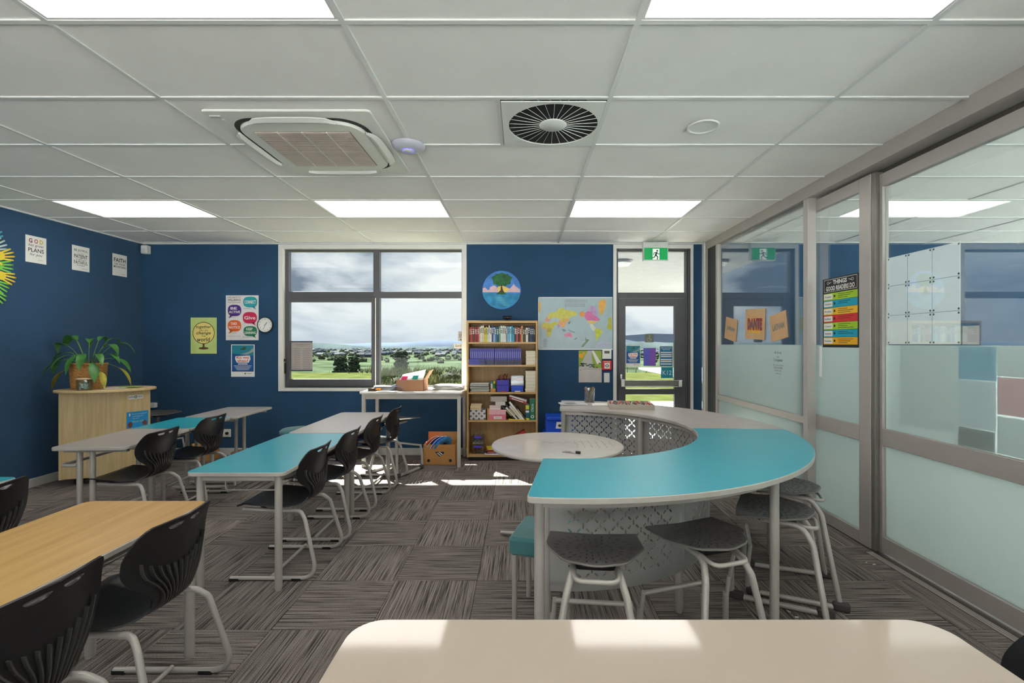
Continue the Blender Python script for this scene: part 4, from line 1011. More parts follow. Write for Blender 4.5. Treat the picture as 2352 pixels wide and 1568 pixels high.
for i in range(13):
    a = pi*i/12
    for q in (-.05, .05): v.append((.07-.07*cos(a)*1.0-.07, q, .055*sin(a)+.001))
m_.add(v, [(2*i, 2*i+2, 2*i+3, 2*i+1) for i in range(12)], True); s_ = m_.build('card', M('blue_card', (120, 140, 206), .6), o); solid(s_, .001)
o = thing('stapler', 'brown and orange stapler at the left of the high table', 'stapler', (-1.73, 5.62, TH), .05)
MB().box(-.09, .05, -.016, .016, 0, .018).box(-.09, .04, -.014, .014, .02, .034).build('stapler_body', M('brown_dark', (70, 50, 40), .5), o, bevel=.004); MB().box(.0, .06, -.015, .015, .006, .036).build('orange_grip', M('orange_grip', (236, 150, 30), .5), o, bevel=.004)
# poster curling out of the box
o = thing('rolled_poster', 'white poster with pink and green blots curling out of the cardboard box', 'poster', (-1.36, 5.72, TH+.12))
m_ = MB(); v = []
for i in range(11):
    s = i/10
    for q in (0, 1): v.append((-.12+.28*q*1.0+.02*s, -.0+.10*s, .0+.065*s+.06*q*s*s))
m_.add(v, [(2*i, 2*i+1, 2*i+3, 2*i+2) for i in range(10)], True); s_ = m_.build('poster_sheet', PAPER, o); solid(s_, .001)
MB().add([(-.10, -.003, .006), (-.03, -.003, .006), (-.02, .05, .045), (-.09, .05, .045)], [(0, 1, 2, 3)]).build('pink_blot', M('blot_pink', (214, 40, 100)), o, loc=(0, -.003, .003))
MB().add([(.03, -.003, .010), (.10, -.003, .010), (.11, .05, .052), (.04, .05, .050)], [(0, 1, 2, 3)]).build('green_blot', M('blot_green', (20, 150, 140)), o, loc=(0, -.003, .006))
# carton with throwing discs
t = open_carton(.385, .30, .245, CARD, 'carton', 'cardboard box of padded discs under the high table', (-.985, 5.82, 0), flaps=(('b', .10, -.1),))
m_ = MB().disc(-.13, .055, .018, d=.1506).disc(.13, .055, .018, d=.1506); m_.build('hand_hole', M('hole_dark', (24, 18, 14)), t)
MB().poly([(-.055, .16), (-.01, .16), (.0, .148), (.01, .16), (.055, .16), (.05, .135), (0, .10)], .1506).build('heart_logo', M('logo_dark', (20, 30, 66)), t)
MB().poly([(-.03, .145), (-.018, .15), (.02, .115), (.01, .11)], .1512).poly([(-.008, .155), (.004, .157), (.042, .13), (.03, .123)], .1512).build('logo_stripes', PAPER, t)
MB().text('Fresher &', 0, .212, .11, .018, .1506).text('Brighter', 0, .188, .08, .014, .1506).build('lettering', M('orange_ink', (190, 80, 30)), t)
for i, (c, lab) in enumerate((((222, 70, 40), 'orange red padded disc at the left of the box'), ((28, 34, 84), 'navy padded disc between the red and blue ones'), ((30, 90, 200), 'bright blue padded disc in the box'), ((50, 130, 190), 'mottled light blue ring disc at the front of the box'))):
    o = thing('padded_disc', lab, 'disc', (-1.10+.045*i, 5.80-.006*i, .20), group='discs in the cardboard box'); o.rotation_euler = (0, R(-62), R(-35))
    if i < 3: MB().lathe([(0, -.012), (.135, -.012), (.145, 0), (.135, .012), (0, .012)], 36).build('disc_pad', M('disc_%d' % i, c, .6), o); MB().lathe([(.1452, -.003), (.149, 0), (.1452, .003)], 36).build('disc_trim', PAPER, o)
    else: m_ = MB(); m_.tube([(.10*cos(a*pi/16), .10*sin(a*pi/16), 0) for a in range(32)], .045, 10, closed=True, flat=.35); m_.build('disc_pad', M('disc_mottle', c, .6, var=.5, scale=22), o)

# ------------------------------------------------------------ storage bins right of the bookcase
for k in range(3):
    o = thing('storage_bin', ['lowest', 'middle', 'topmost'][k]+' bright blue storage bin right of the bookcase', 'storage bin', (.455, 5.86, .19*k), group='blue storage bins')
    m_ = MB(); w0, w1 = .17, .20 if k < 2 else .165
    m_.slab(rrect(-w0, w0, -.15, .15, .02), 0, .15, .006); m_.build('bin_body', RBL, o)
    MB().slab(rrect(-w1, w1, -.17, .17, .02), .15, .188, .006).build('rim', RBL, o)
    MB().poly([(-.05, .05), (.05, .05), (.04, .13), (-.04, .13)], .1512).build('bin_label', PAPER, o); MB().disc(0, .085, .022, .016, .152).build('bin_emblem', M('dark_emblem', (70, 66, 56)), o)

# ------------------------------------------------------------ things on the curved grey desk
o = thing('pencil_cup', 'clear cup of coloured pencils on the grey curved desk', 'cup', (.67, 4.72, RH))
MB().lathe([(0, .002), (.048, .002), (.054, .135), (.056, .137), (.052, .137), (.046, .006)], 28).build('cup', CLEARP, o)
random.seed(9)
pc = [(190, 60, 50), (60, 140, 80), (220, 150, 60), (130, 90, 60), (200, 190, 180), (90, 110, 80), (220, 110, 90), (40, 110, 60), (180, 150, 60), (150, 60, 60), (230, 120, 40), (120, 130, 90)]
for i in range(16):
    a = random.uniform(0, 2*pi); b = a+random.uniform(2, 4); r = random.uniform(.01, .035)
    p = thing('pencil', 'coloured pencil in the clear cup, %s one around' % nth(i+1), 'pencil', (.67, 4.72, RH+.006), group='pencils in the clear cup')
    MB().tube([(r*cos(a), r*sin(a), 0), (.045*cos(b), .045*sin(b), random.uniform(.12, .148))], .0038, 6).build('pencil_body', M('pencil_%d' % (i % 12), pc[i % 12], .5), p)
random.seed(13)
sheets(.49, 4.55, RH, 5, .24, .17, .1, 'worksheets', 'white worksheets left of the pencil cup'); sheets(.79, 4.48, RH, 4, .24, .17, -.15, 'worksheets', 'white worksheets right of the pencil cup')
tag(MB().cbox((.46, 4.53, RH+.013), (.10, .07, .001), rz=.3).build('printed_drawing', M('print_grey', (120, 116, 112))), 'dark printed picture on the left worksheets', 'paper')
o = thing('supply_tray', 'long grey tray of pens and chalks on the grey curved desk', 'tray', (.985, 4.33, RH), -.12)
TR = M('tray_grey', (190, 180, 166), .6)
MB().box(-.19, .19, -.15, .15, 0, .012).box(-.19, .19, -.155, -.15, 0, .042).box(-.19, .19, .15, .155, 0, .042).box(-.195, -.19, -.155, .155, 0, .042).box(.19, .195, -.155, .155, 0, .042).build('tray_body', TR, o)
for k in range(1, 6): MB().box(-.19+.063*k-.002, -.19+.063*k+.002, -.15, .15, .01, .035).build('divider', TR, o)
random.seed(17)
for i in range(22):
    p = thing('marker_pen', '%s pen across the grey supply tray' % nth(i+1), 'pen', (.985, 4.33, RH), -.12, 'pens in the grey supply tray'); c = [(206, 60, 70), (226, 224, 220), (120, 112, 108), (80, 76, 74), (216, 130, 130)][i % 5]
    x = -.175+.0165*i+random.uniform(-.004, .004); y = random.uniform(-.06, .04); a = random.uniform(-.3, .3)
    MB().tube([(x-.05*sin(a), y-.06, .038+.006*(i % 2)), (x+.05*sin(a), y+.06, .040+.006*(i % 2))], .0055, 8).build('pen_barrel', M('tray_pen_%d' % (i % 5), c), p)

# ------------------------------------------------------------ cabinet with plant on the left
foot = [(-4.70, 4.80), (-4.42, 4.845), (-4.17, 4.93), (-4.05, 5.19), (-4.06, 5.40), (-4.30, 5.55), (-4.80, 5.45)]
t = thing('wooden_cabinet', 'light wooden cabinet on castors with a rounded top at the left', 'cabinet', (0, 0, 0))
front = [(-4.655, 4.80), (-4.56, 4.83), (-4.42, 4.865), (-4.30, 4.895), (-4.17, 4.93)]
m_ = MB(); m_.slab(front+[(-4.18, 4.945), (-4.655, 4.815)], .075, .955, .001); m_.build('front_panel', WOOD_CAB, t)
MB().slab([(-4.168, 4.922), (-4.055, 5.18), (-4.075, 5.19), (-4.172, 4.95), (-4.180, 4.935)], .075, .955, .001).build('side_panel', WOOD_CAB, t)
MB().slab([(-4.675, 4.79), (-4.65, 4.797), (-4.65, 4.83), (-4.76, 5.40), (-4.785, 5.40)], .07, .958, .001).build('edge_panel', WOOD_CAB, t)
MB().slab([(-4.06, 5.19), (-4.28, 5.40), (-4.76, 5.40), (-4.76, 5.38), (-4.29, 5.38), (-4.08, 5.185)], .075, .955, .001).build('back_panel', WOOD_CAB, t)
MB().slab([(-4.64, 4.82), (-4.18, 4.95), (-4.08, 5.18), (-4.29, 5.37), (-4.74, 5.37)], .08, .10, 0).build('floor_panel', WOOD_CAB, t)
topo = []
for i in range(40):
    a = 2*pi*i/40; x, y = .42*cos(a), .29*sin(a); 
    topo.append((-4.36+x*cos(.42)-y*sin(.42), 4.99+x*sin(.42)+y*cos(.42)))
MB().slab(topo, .957, .982, .004).build('rounded_top', wood('beech_top', (206, 176, 124), (220, 192, 142), 'x'), t)
for (x, y) in ((-4.58, 4.90), (-4.22, 5.02), (-4.66, 5.32), (-4.30, 5.30)):
    MB().cyl((x-.014, y, .032), (x+.014, y, .032), .032, n=18).box(x-.018, x+.018, y-.02, y+.02, .05, .078).build('castor', RUBBER, t)
# label and notice stuck on the side
ang = atan2(.258, .113)
def on_side(name, s, z, m): return m
o = thing('cabinet_sticker', 'white oval sticker with black emblem on the cabinet side', 'sticker', (-4.106, 5.049, .885), ang)
MB().slab(rrect(-.075, .075, -.022, .022, .02), 0, .001).build('sticker_back', PAPER, o).rotation_euler.x = pi/2
MB().text('ACTIVE', -.042, 0, .05, .014, .0022).text('PLAY', .045, 0, .04, .014, .0022).ring(0, 0, .009, .014, .0022).build('lettering', INK, o)
o = thing('notice_sheet', 'bright blue notice with white lettering on the cabinet side', 'poster', (-4.099, 5.066, .645), ang)
MB().box(-.10, .10, -.0012, 0, -.085, .085).build('notice_back', M('notice_blue', (20, 150, 214), .5), o)
m_ = MB().text('1', -.075, .055, .012, .03, .002); m_.text('How do I show my best self', .015, .058, .14, .014, .002).text('in the playground?', .0, .034, .10, .013, .002).text('stay kind', -.02, .012, .06, .013, .002); m_.build('lettering', PAPER, o)
MB().text('Choose well', .0, -.02, .10, .016, .002).build('yellow_lettering', M('ink_yellow', (226, 226, 60)), o)
MB().disc(-.07, -.05, .022, .03, .002).disc(.065, -.045, .024, .026, .002).build('picture_blot', M('blot_brown', (120, 70, 60)), o)
CT = .982
o = thing('wicker_basket', 'woven wicker basket holding the leafy pot plant', 'basket', (-4.55, 4.985, CT))
rows, seg = 15, 72; m_ = MB(); v = []; f = []
for i in range(rows*3+1):
    z = .255*i/(rows*3); ri = i//3
    for j in range(seg):
        a = 2*pi*j/seg; r = .128+.018*z/.265+.007*abs(sin(pi*i/3))+.0065*cos(18*a+pi*(ri % 2)); v.append((r*cos(a), r*sin(a), z))
for i in range(rows*3):
    for j in range(seg): f.append((i*seg+j, i*seg+(j+1) % seg, (i+1)*seg+(j+1) % seg, (i+1)*seg+j))
m_.add(v, f, True); m_.lathe([(0, .0), (.12, .001)], seg); m_.build('woven_side', M('wicker', (186, 134, 76), .75, var=.35, scale=60), o)
m_ = MB(); m_.tube([(.150*cos(a*pi/24), .150*sin(a*pi/24), .255+.004*sin(a*3)) for a in range(48)], .010, 8, closed=True); m_.build('rim', M('wicker', (186, 134, 76)), o)
MB().lathe([(0, .20), (.13, .20)], 24).build('potting_soil', M('soil', (50, 36, 26), .95), o)
LEAFG = M('leaf_green', (62, 118, 48), .42, var=.3, scale=14); LEAFY = M('leaf_yellowing', (170, 160, 50), .5, var=.35, scale=16); STEM = M('leaf_stalk', (90, 130, 60), .5)
o = thing('potted_plant', 'leafy green houseplant with drooping yellowing leaves on the cabinet', 'plant', (-4.55, 4.985, CT+.20))
leaves = [(178,.30,.26,.16,0),(200,.24,.26,.03,0),(232,.18,.22,.02,0),(262,.15,.26,-.02,0),(296,.15,.24,.02,0),(330,.24,.20,.06,0),(350,.30,.18,.08,0),(8,.32,.18,.0,0),(30,.26,.26,.16,0),(60,.20,.28,.2,0),(95,.18,.28,.24,0),(130,.20,.28,.2,0),(160,.28,.30,.22,0),(196,.30,.10,-.16,1),(336,.30,.10,-.16,1),(308,.14,.06,-.20,1),(352,.26,.26,.14,0),(215,.30,.20,-.06,0),(170,.20,.32,.2,0),(320,.30,.20,-.10,0),(20,.34,.12,-.12,1),(185,.34,.16,-.02,0)]
random.seed(2)
for (az, rad, up, dz, yel) in leaves:
    a = R(az); L_ = .22*random.uniform(.85, 1.2); W_ = .036*random.uniform(.85, 1.2)
    p0 = Vector((.02*cos(a), .02*sin(a), 0)); p1 = Vector((rad*.45*cos(a), rad*.45*sin(a), up*.75)); 
    e_ = Vector((rad*cos(a), rad*sin(a), max(-.30, dz)))
    pts = [p0*(1-s)**2+p1*2*s*(1-s)+(p1*.5+e_*.5+Vector((0, 0, up*.25)))*s*s for s in [i/8 for i in range(9)]]
    st_ = pts[-1]; d0 = (pts[-1]-pts[-2]).normalized(); d1 = (e_-st_); d1 = d1.normalized() if d1.length > .01 else d0
    side = Vector((-sin(a), cos(a), 0)); v = []; n = 10; c = st_.copy(); spine = []
    for i in range(n+1):
        s = i/n; dd = (d0*(1-s)+(d1+Vector((0, 0, -.9 if not yel else -1.6)))*s).normalized(); spine.append(c.copy()); wv = W_*sin(pi*min(1, s**.75))**.95 if 0 < s < 1 else .001
        nn = side.cross(dd); v += [c+side*wv+nn*(-.25*wv), c-nn*0, c-side*wv+nn*(-.25*wv)]; c = c+dd*L_/n
    f = []
    for i in range(n): f += [(3*i, 3*i+1, 3*i+4, 3*i+3), (3*i+1, 3*i+2, 3*i+5, 3*i+4)]
    def sq(c): return Vector((c[0] if c[0] > -.33 else -.33+(c[0]+.33)*.08, c[1], c[2]))
    v = [sq(c) for c in v]; pts = [sq(c) for c in pts]
    q = MB().add(v, f, True).build('leaf', LEAFY if yel else LEAFG, o); solid(q, .0012, 0)
    MB().tube(pts, [.004]*5+[.003]*4, 6).build('stalk', STEM, q)
o = thing('glass_jar', 'glass jar with wooden lid in front of the basket', 'jar', (-4.40, 4.775, CT))
MB().lathe([(0, .002), (.058, .002), (.062, .01), (.062, .11), (.059, .11), (.059, .012), (0, .006)], 32).build('jar_wall', GLASS_J, o)
MB().lathe([(0, .11), (.062, .11), (.064, .114), (.064, .122), (0, .123)], 32).build('lid', M('pale_wood_lid', (226, 200, 166), .5), o)
m_ = MB(); random.seed(8)
for k in range(24): m_.cbox((random.uniform(-.028, .028), random.uniform(-.028, .028), random.uniform(.012, .08)), (.03, .003, .012), rz=random.random()*3, rx=random.random()*2, ry=random.random()*2)
tag(m_.build('paper_notes', M('notes_mint', (190, 214, 206), .8, var=.3, scale=30), o), kind='stuff')
random.seed(31)
sheets(-4.26, 5.00, CT, 3, .20, .14, .3, 'loose_sheets', 'white sheets at the right end of the cabinet top'); 
o = thing('green_booklet', 'lime green booklet lying on the cabinet top', 'booklet', (-4.15, 5.06, CT+.009), .2); MB().box(-.10, .08, -.05, .05, 0, .004).build('cover', M('lime_cover', (150, 190, 60), .5), o)

# ------------------------------------------------------------ floor and wall odds and ends
open_carton(.20, .18, .16, CARD, 'carton', 'small cardboard carton on the floor behind the left row', (-3.95, 5.95, .0), flaps=(('l', .06, -.5),))
open_carton(.20, .16, .10, CARD2, 'carton', 'low cardboard carton by the wall socket', (-3.52, 5.98, 0))
def wallthing(name, label, cat, u0, u1, v0, v1, y=YF):
    x0, x1 = (u0-1199)*y/1091, (u1-1199)*y/1091; z1, z0 = CH-(v0-789)*y/1091, CH-(v1-789)*y/1091
    return thing(name, label, cat, ((x0+x1)/2, y, (z0+z1)/2)), (x1-x0)/2, (z1-z0)/2
o, hw, hh = wallthing('power_socket', 'white power socket low on the far wall', 'socket', 512, 531, 985, 1003)
MB().box(-hw, hw, -.01, 0, -hh, hh).build('socket_plate', WP, o, bevel=.003); MB().cyl((.01, -.01, 0), (.01, -.03, 0), .018).build('plug', BLACKP, o)
o, hw, hh = wallthing('light_switch', 'white light switch left of the outside door', 'switch', 1387, 1400, 856, 878)
MB().box(-hw, hw, -.01, 0, -hh, hh).build('switch_plate', WP, o, bevel=.003); MB().box(-.006, .006, -.014, -.01, -.01, .01).build('rocker', WP, o)
o, hw, hh = wallthing('thermostat', 'white thermostat with dark screen beside the world map', 'thermostat', 1383, 1404, 803, 824)
MB().box(-hw, hw, -.02, 0, -hh, hh).build('thermostat_case', WP, o, bevel=.004); MB().rect(-.034, .034, .012, .045, .0205).build('screen', M('lcd', (70, 78, 66), .3), o)
o, hw, hh = wallthing('fire_alarm', 'red fire alarm call point beside the calendar', 'alarm', 1383, 1404, 828, 849)
MB().box(-hw, hw, -.03, 0, -hh, hh).build('alarm_case', M('alarm_red', (214, 30, 36), .4), o, bevel=.004); MB().rect(-.035, .035, -.042, .030, .0305).build('alarm_face', PAPER, o)
MB().ring(0, -.006, .012, .02, .0312).line((-.03, -.006), (-.014, -.006), .006, .0312).line((.03, -.006), (.014, -.006), .006, .0312).build('alarm_symbol', INK, o); MB().text('FIRE', 0, .045, .08, .016, .0308).build('lettering', PAPER, o)
o, hw, hh = wallthing('data_outlet', 'white outlet box behind the cabinet', 'outlet', 343, 362, 924, 935)
MB().box(-hw, hw, -.05, 0, -hh, hh).build('outlet_case', WP, o, bevel=.004)
# wall clock
o = thing('wall_clock', 'round white wall clock with black rim on the far wall', 'clock', ((611-1199)*6.2/1091, YF, CH+(789-746)*6.2/1091))
def yl(m): return m   # lathe about z then turned to face the room
c_ = MB().lathe([(0, 0), (.10, 0), (.102, .03), (.094, .034), (.094, .022), (0, .022)], 48).build('clock_case', M('clock_rim', (46, 50, 58), .35), o); c_.rotation_euler.x = pi/2
MB().disc(0, 0, .093, d=.0235, n=40).build('clock_face', PAPER, o)
m_ = MB()
for k in range(12):
    a = 2*pi*k/12; m_.text(str(12 if k == 0 else k), .074*sin(a), .074*cos(a), None, .016, .0245)
m_.build('numerals', INK, o)
def hand(a, L_, w_): a = R(a); return MB().line((-.012*sin(a), -.012*cos(a)), (L_*sin(a), L_*cos(a)), w_, .0255)
hand(40, .045, .006).build('hour_hand', INK, o); hand(200, .066, .004).build('minute_hand', INK, o)

# floor litter
for i, (u, v_) in enumerate(((2008, 1297), (1990, 1292), (1812, 1405), (1830, 1418))):
    Y_ = CH*1091/(v_-789); tag(MB().cbox(((u-1199)*Y_/1091, Y_, .003), (.018 if i != 1 else .008, .006, .004), rz=i).build('paper_scrap', PAPER), 'tiny white paper scrap on the carpet, %s of the four from the partition' % nth(i+1), 'paper scrap', 'paper scraps on the carpet')
# books in the desk trays
random.seed(6)
for k, (y, lab) in enumerate(((3.60, 'under the far half of the teal desk'), (4.26, 'under the near half of the grey desk'), (4.86, 'under the far half of the grey desk'))):
    zz = .577
    for i in range(4):
        c = [(30, 60, 120), (50, 140, 190), (220, 130, 90), (40, 44, 70)][(i+k) % 4]
        o = thing('exercise_book', '%s exercise book %s, %s from below' % (cname(c), lab, nth(i+1)), 'book', (-1.56+.01*i, y+.02*(i % 2), zz+.0105*i), random.uniform(-.2, .2), 'books in the desk trays')
        MB().box(-.10, .10, -.13, .13, 0, .010).build('cover', M('cover_%d_%d_%d' % c, c, .5), o)

# ------------------------------------------------------------ posters
def poster(name, label, hw, hh, loc, rz=0, mat=PAPER, tilt=0, cat='poster', flat=False):
    o = thing(name, label, cat, loc, rz); o.rotation_euler.y = tilt if rz == 0 else 0
    if rz: o.rotation_euler = (0, 0, rz)
    (MB().rect(-hw, hw, -hh, hh, .0007) if flat else MB().box(-hw, hw, -.0014, 0, -hh, hh)).build('paper_sheet', mat, o); return o
D1, D2, D3 = .0019, .0024, .0029
def wpost(name, label, u0, u1, v0, v1, mat=PAPER, cat='poster'):
    x0, x1 = (u0-1199)*YF/1091, (u1-1199)*YF/1091; z1, z0 = CH-(v0-789)*YF/1091, CH-(v1-789)*YF/1091
    return poster(name, label, (x1-x0)/2, (z1-z0)/2, ((x0+x1)/2, YF-.0005, (z0+z1)/2), 0, mat, cat=cat), (x1-x0)/2, (z1-z0)/2
def squig(m, x0, x1, z, d, wd=.0022):
    m.rect(x0, x1, z-wd/2, z+wd/2, d)
# globe poster
o, w_, h_ = wpost('globe_poster', 'green poster of a yellow globe reading together we can change the world', 438, 498, 729, 812, M('poster_green', (196, 214, 130), .7))
GB = M('globe_yellow', (240, 220, 130), .7); BR = M('globe_brown', (96, 62, 36), .7)
MB().ring(0, .035, .136, .144, D1).ring(0, .035, .136, .139, D1).build('globe_outline', BR, o); MB().disc(0, .035, .135, d=D1, n=40).build('globe_face', GB, o)
MB().rect(-.012, .012, -.155, -.105, D1).disc(0, -.165, .065, .016, D2).build('globe_stand', BR, o)
MB().text('together', 0, .11, .20, .05, D2, shear=.2, bold=.01).text('WE CAN', 0, .068, .11, .022, D2).text('change', 0, .030, .19, .05, D2, shear=.2, bold=.01).text('THE', 0, -.008, .05, .018, D2).text('world', 0, -.05, .17, .055, D2, shear=.2, bold=.01).build('lettering', INK, o)
# five ways poster
o, w_, h_ = wpost('wellbeing_poster', 'white poster with five coloured speech bubbles beside the clock', 519, 594, 678, 781, M('poster_grey_white', (222, 218, 216), .6))
m_ = MB().text('FIVE WAYS TO', -.105, .265, .17, .022, D1).text('WELLBEING', -.105, .232, .17, .026, D1, bold=.015)
for k, z in enumerate((.205, .196)): squig(m_, -.19, -.02, z, D1)
for (x0, x1, z) in ((-.19, -.12, .018), (-.19, -.10, .006), (-.185, -.08, -.19), (-.185, -.07, -.20), (.01, .18, -.07), (.02, .10, .125), (.02, .13, .115), (-.19, -.02, -.24), (.0, .17, -.245), (.0, .15, -.255)): squig(m_, x0, x1, z, D1)
m_.build('lettering', M('ink_purple', (80, 60, 80)), o)
for (x, z, rx, rz_, c, txt, tail) in ((.105, .205, .092, .07, (30, 160, 170), ('CONNECT',), 1), (-.10, .095, .088, .075, (72, 40, 130), ('BE', 'ACTIVE'), -1), (.10, .0, .092, .075, (206, 30, 80), ('Give',), 1), (-.10, -.105, .088, .075, (226, 100, 34), ('TAKE', 'NOTICE'), -1), (.105, -.175, .088, .066, (16, 120, 76), ('KEEP', 'LEARNING'), 1)):
    m_ = MB(); pts = [(x+rx*(abs(cos(a))**.75)*(1 if cos(a) > 0 else -1), z+rz_*(abs(sin(a))**.75)*(1 if sin(a) > 0 else -1)) for a in [2*pi*i/36 for i in range(36)]]
    m_.poly(pts, D1).poly([(x+tail*.02, z-rz_*.9), (x+tail*.055, z-rz_*.75), (x+tail*.075, z-rz_*1.4)], D1); bb = m_.build('speech_bubble', M('bubble_%d' % c[0], c, .6), o)
    m_ = MB()
    if len(txt) == 1: m_.text(txt[0], x, z, rx*1.6, .045, D2, bold=.02)
    else: m_.text(txt[0], x-.01, z+.028, rx*.95, .034, D2, bold=.02).text(txt[1], x, z-.02, rx*1.65, .032, D2, bold=.02)
    m_.build('lettering', PAPER, bb)
KB = M('poster_blue', (20, 84, 150), .5); KT = M('poster_teal', (30, 130, 150), .5); RD = M('ink_red', (220, 60, 50), .6); GRN = M('leaf_print', (60, 100, 70), .6); SKN = M('hand_print', (150, 160, 160), .6)
def kowai(o, w_, h_):
    MB().rect(-w_*.93, w_*.93, -h_*.68, h_*.96, D1).build('blue_field', KB, o); MB().poly([(-w_*.93, h_*.45), (w_*.93, h_*.3), (w_*.93, h_*.96), (-w_*.93, h_*.96)], D2).build('teal_field', KT, o)
    MB().poly([(-w_*.2, h_*.4), (w_*.5, h_*.55), (w_*.9, h_*.8), (w_*.9, h_*.55), (w_*.3, h_*.36)], D3).build('hand_print', SKN, o); MB().disc(-.0, h_*.72, w_*.22, h_*.07, D3).disc(w_*.15, h_*.8, w_*.16, h_*.06, D3).build('green_print', GRN, o)
    MB().poly([(-w_*.62, h_*.28), (w_*.6, h_*.32), (w_*.66, h_*.1), (w_*.5, -h_*.12), (-w_*.5, -h_*.12), (-w_*.66, h_*.1)], D3).rect(-w_*.4, w_*.4, -h_*.24, -h_*.17, D3).build('title_patch', PAPER, o)
    MB().text('Ko wai', 0, h_*.2, w_*1.05, h_*.15, .0034, bold=.02).text('ahau?', 0, h_*.0, w_*.95, h_*.15, .0034, bold=.02).build('red_lettering', RD, o)
    MB().text('Who am I?', 0, -h_*.205, w_*.7, h_*.05, .0034).build('lettering', KB, o); m_ = MB()
    for k in range(4): squig(m_, -w_*(.75-.08*k), w_*(.75-.08*k), -h_*(.32+.08*k), D3, h_*.025)
    m_.build('text_lines', PAPER, o); MB().disc(w_*.2, -h_*.8, w_*.06, d=D1).rect(w_*.35, w_*.75, -h_*.81, -h_*.79, D1).build('small_logo', INK, o)
o, w_, h_ = wpost('identity_poster', 'blue Ko wai ahau poster under the speech bubble poster', 531, 585, 791, 865); kowai(o, w_, h_)
# round painting
cx, cz, r = (1152-1199)*YF/1091, CH+(789-666)*YF/1091, .25
o = thing('round_painting', 'round painting of a green tree on a small island at sea', 'painting', (cx, YF-.0005, cz))
q = MB().lathe([(0, 0), (r, 0), (r+.002, .008), (r-.003, .012), (0, .012)], 64, smooth=False).build('round_board', M('paint_sky', (70, 130, 210), .6, var=.25, scale=8), o); q.rotation_euler.x = pi/2
E1, E2, E3, E4 = .0125, .013, .0135, .014
MB().disc(0, 0, r-.006, d=E1, n=36, a0=pi+.13, a1=2*pi-.13+.0001).build('sea', M('paint_sea', (40, 140, 190), .6, var=.3, scale=12), o)
MB().poly([(-.245, -.03), (-.245, .02), (-.215, .035), (-.18, .0), (-.155, .005), (-.15, .035), (-.10, .06), (-.07, .045), (-.03, -.03)], E2).poly([(.06, -.03), (.12, .03), (.16, .08), (.18, .05), (.24, .01), (.243, -.03)], E2).build('pink_clouds', M('paint_pink', (222, 188, 196), .6, var=.1, scale=20), o)
MB().poly([(-.045, -.028), (-.07, .02), (-.03, .05), (.01, .06), (.08, .03), (.11, .01), (.06, -.028)], .0128).build('sunset', M('paint_yellow', (240, 206, 110), .6, var=.15, scale=12), o)
MB().poly([(-.075, -.055), (-.04, -.03), (-.012, .0), (-.008, .05), (.002, .09), (.012, .09), (.008, .04), (.02, .0), (.035, -.03), (.065, -.055)], E3).build('tree_trunk', M('paint_brown', (70, 56, 36), .6), o)
cr_ = []
for i in range(40):
    a = 2*pi*i/40; cr_.append((.005+(.128+.010*sin(7*a))*cos(a), .145+(.075+.008*sin(9*a))*sin(a) - (.02 if sin(a) < -.5 else 0)))
MB().poly(cr_, E4).poly([(-.075, -.057), (-.03, -.035), (.03, -.035), (.07, -.057)], E4).build('tree_crown', M('paint_green', (24, 96, 50), .6, var=.5, scale=24), o)
m_ = MB()
for k in range(9): m_.poly([(-.15+.02*k, -.09-.014*k), (.02+.015*k, -.086-.014*k), (-.02+.01*k, -.094-.014*k)], E2)
m_.build('wave_strokes', M('paint_aqua', (110, 196, 206), .6), o)
# world map
o, w_, h_ = wpost('world_map', 'laminated world map with curling corners left of the outside door', 1236, 1407, 682, 803, M('map_sea', (168, 188, 194), .22, var=.05), cat='map')
def mpx(x, z): return ((x-1010)/900*w_, (755-z)/628*h_)       # pixel of the zoomed study to poster units
def land(pts, c, name='land_area', d=D1): MB().poly([mpx(*p) for p in pts], d).build(name, M('map_%d_%d' % (c[0], c[1]), c, .3, var=.12, scale=30), o)
land([(330,590),(390,500),(560,470),(600,420),(690,375),(760,430),(900,450),(1050,490),(1040,570),(900,590),(860,650),(760,640),(640,650),(520,610),(420,650),(360,640)], (200, 196, 84))
land([(600,710),(640,650),(760,640),(860,650),(850,700),(790,720),(770,800),(720,860),(660,820),(600,770)], (222, 160, 100)); land([(640,670),(760,650),(760,700),(680,705)], (196, 190, 40), d=D2)
land([(560,780),(600,770),(660,820),(610,850),(600,880)], (170, 150, 180)); land([(410,740),(520,710),(600,740),(560,790),(470,800),(420,770)], (190, 190, 40)); land([(260,670),(330,590),(360,640),(420,650),(380,720),(290,720)], (200, 150, 130))
land([(230,720),(300,740),(410,760),(470,800),(500,830),(440,930),(440,960),(390,1060),(340,1085),(310,960),(300,880),(200,860),(190,820)], (196, 184, 50)); land([(200,840),(300,860),(310,900),(230,905)], (216, 160, 130), d=D2); land([(310,880),(440,870),(440,950),(330,960)], (170, 160, 60), d=D2)
land([(740,1020),(800,985),(850,970),(910,980),(940,1050),(920,1100),(860,1070),(770,1080)], (216, 130, 160)); land([(680,900),(740,890),(800,930),(720,950)], (110, 140, 140)); land([(790,870),(880,920),(1000,960),(1000,985),(880,950)], (120, 150, 150))
land([(1110,490),(1170,465),(1240,500),(1230,570),(1160,610),(1115,570)], (222, 150, 70)); land([(1240,520),(1290,470),(1400,480),(1500,520),(1540,600),(1610,670),(1540,700),(1400,680),(1290,690),(1230,600)], (206, 110, 160)); land([(1290,470),(1330,400),(1390,330),(1490,360),(1540,500),(1530,600),(1450,560),(1400,480)], (180, 150, 190), d=D2)
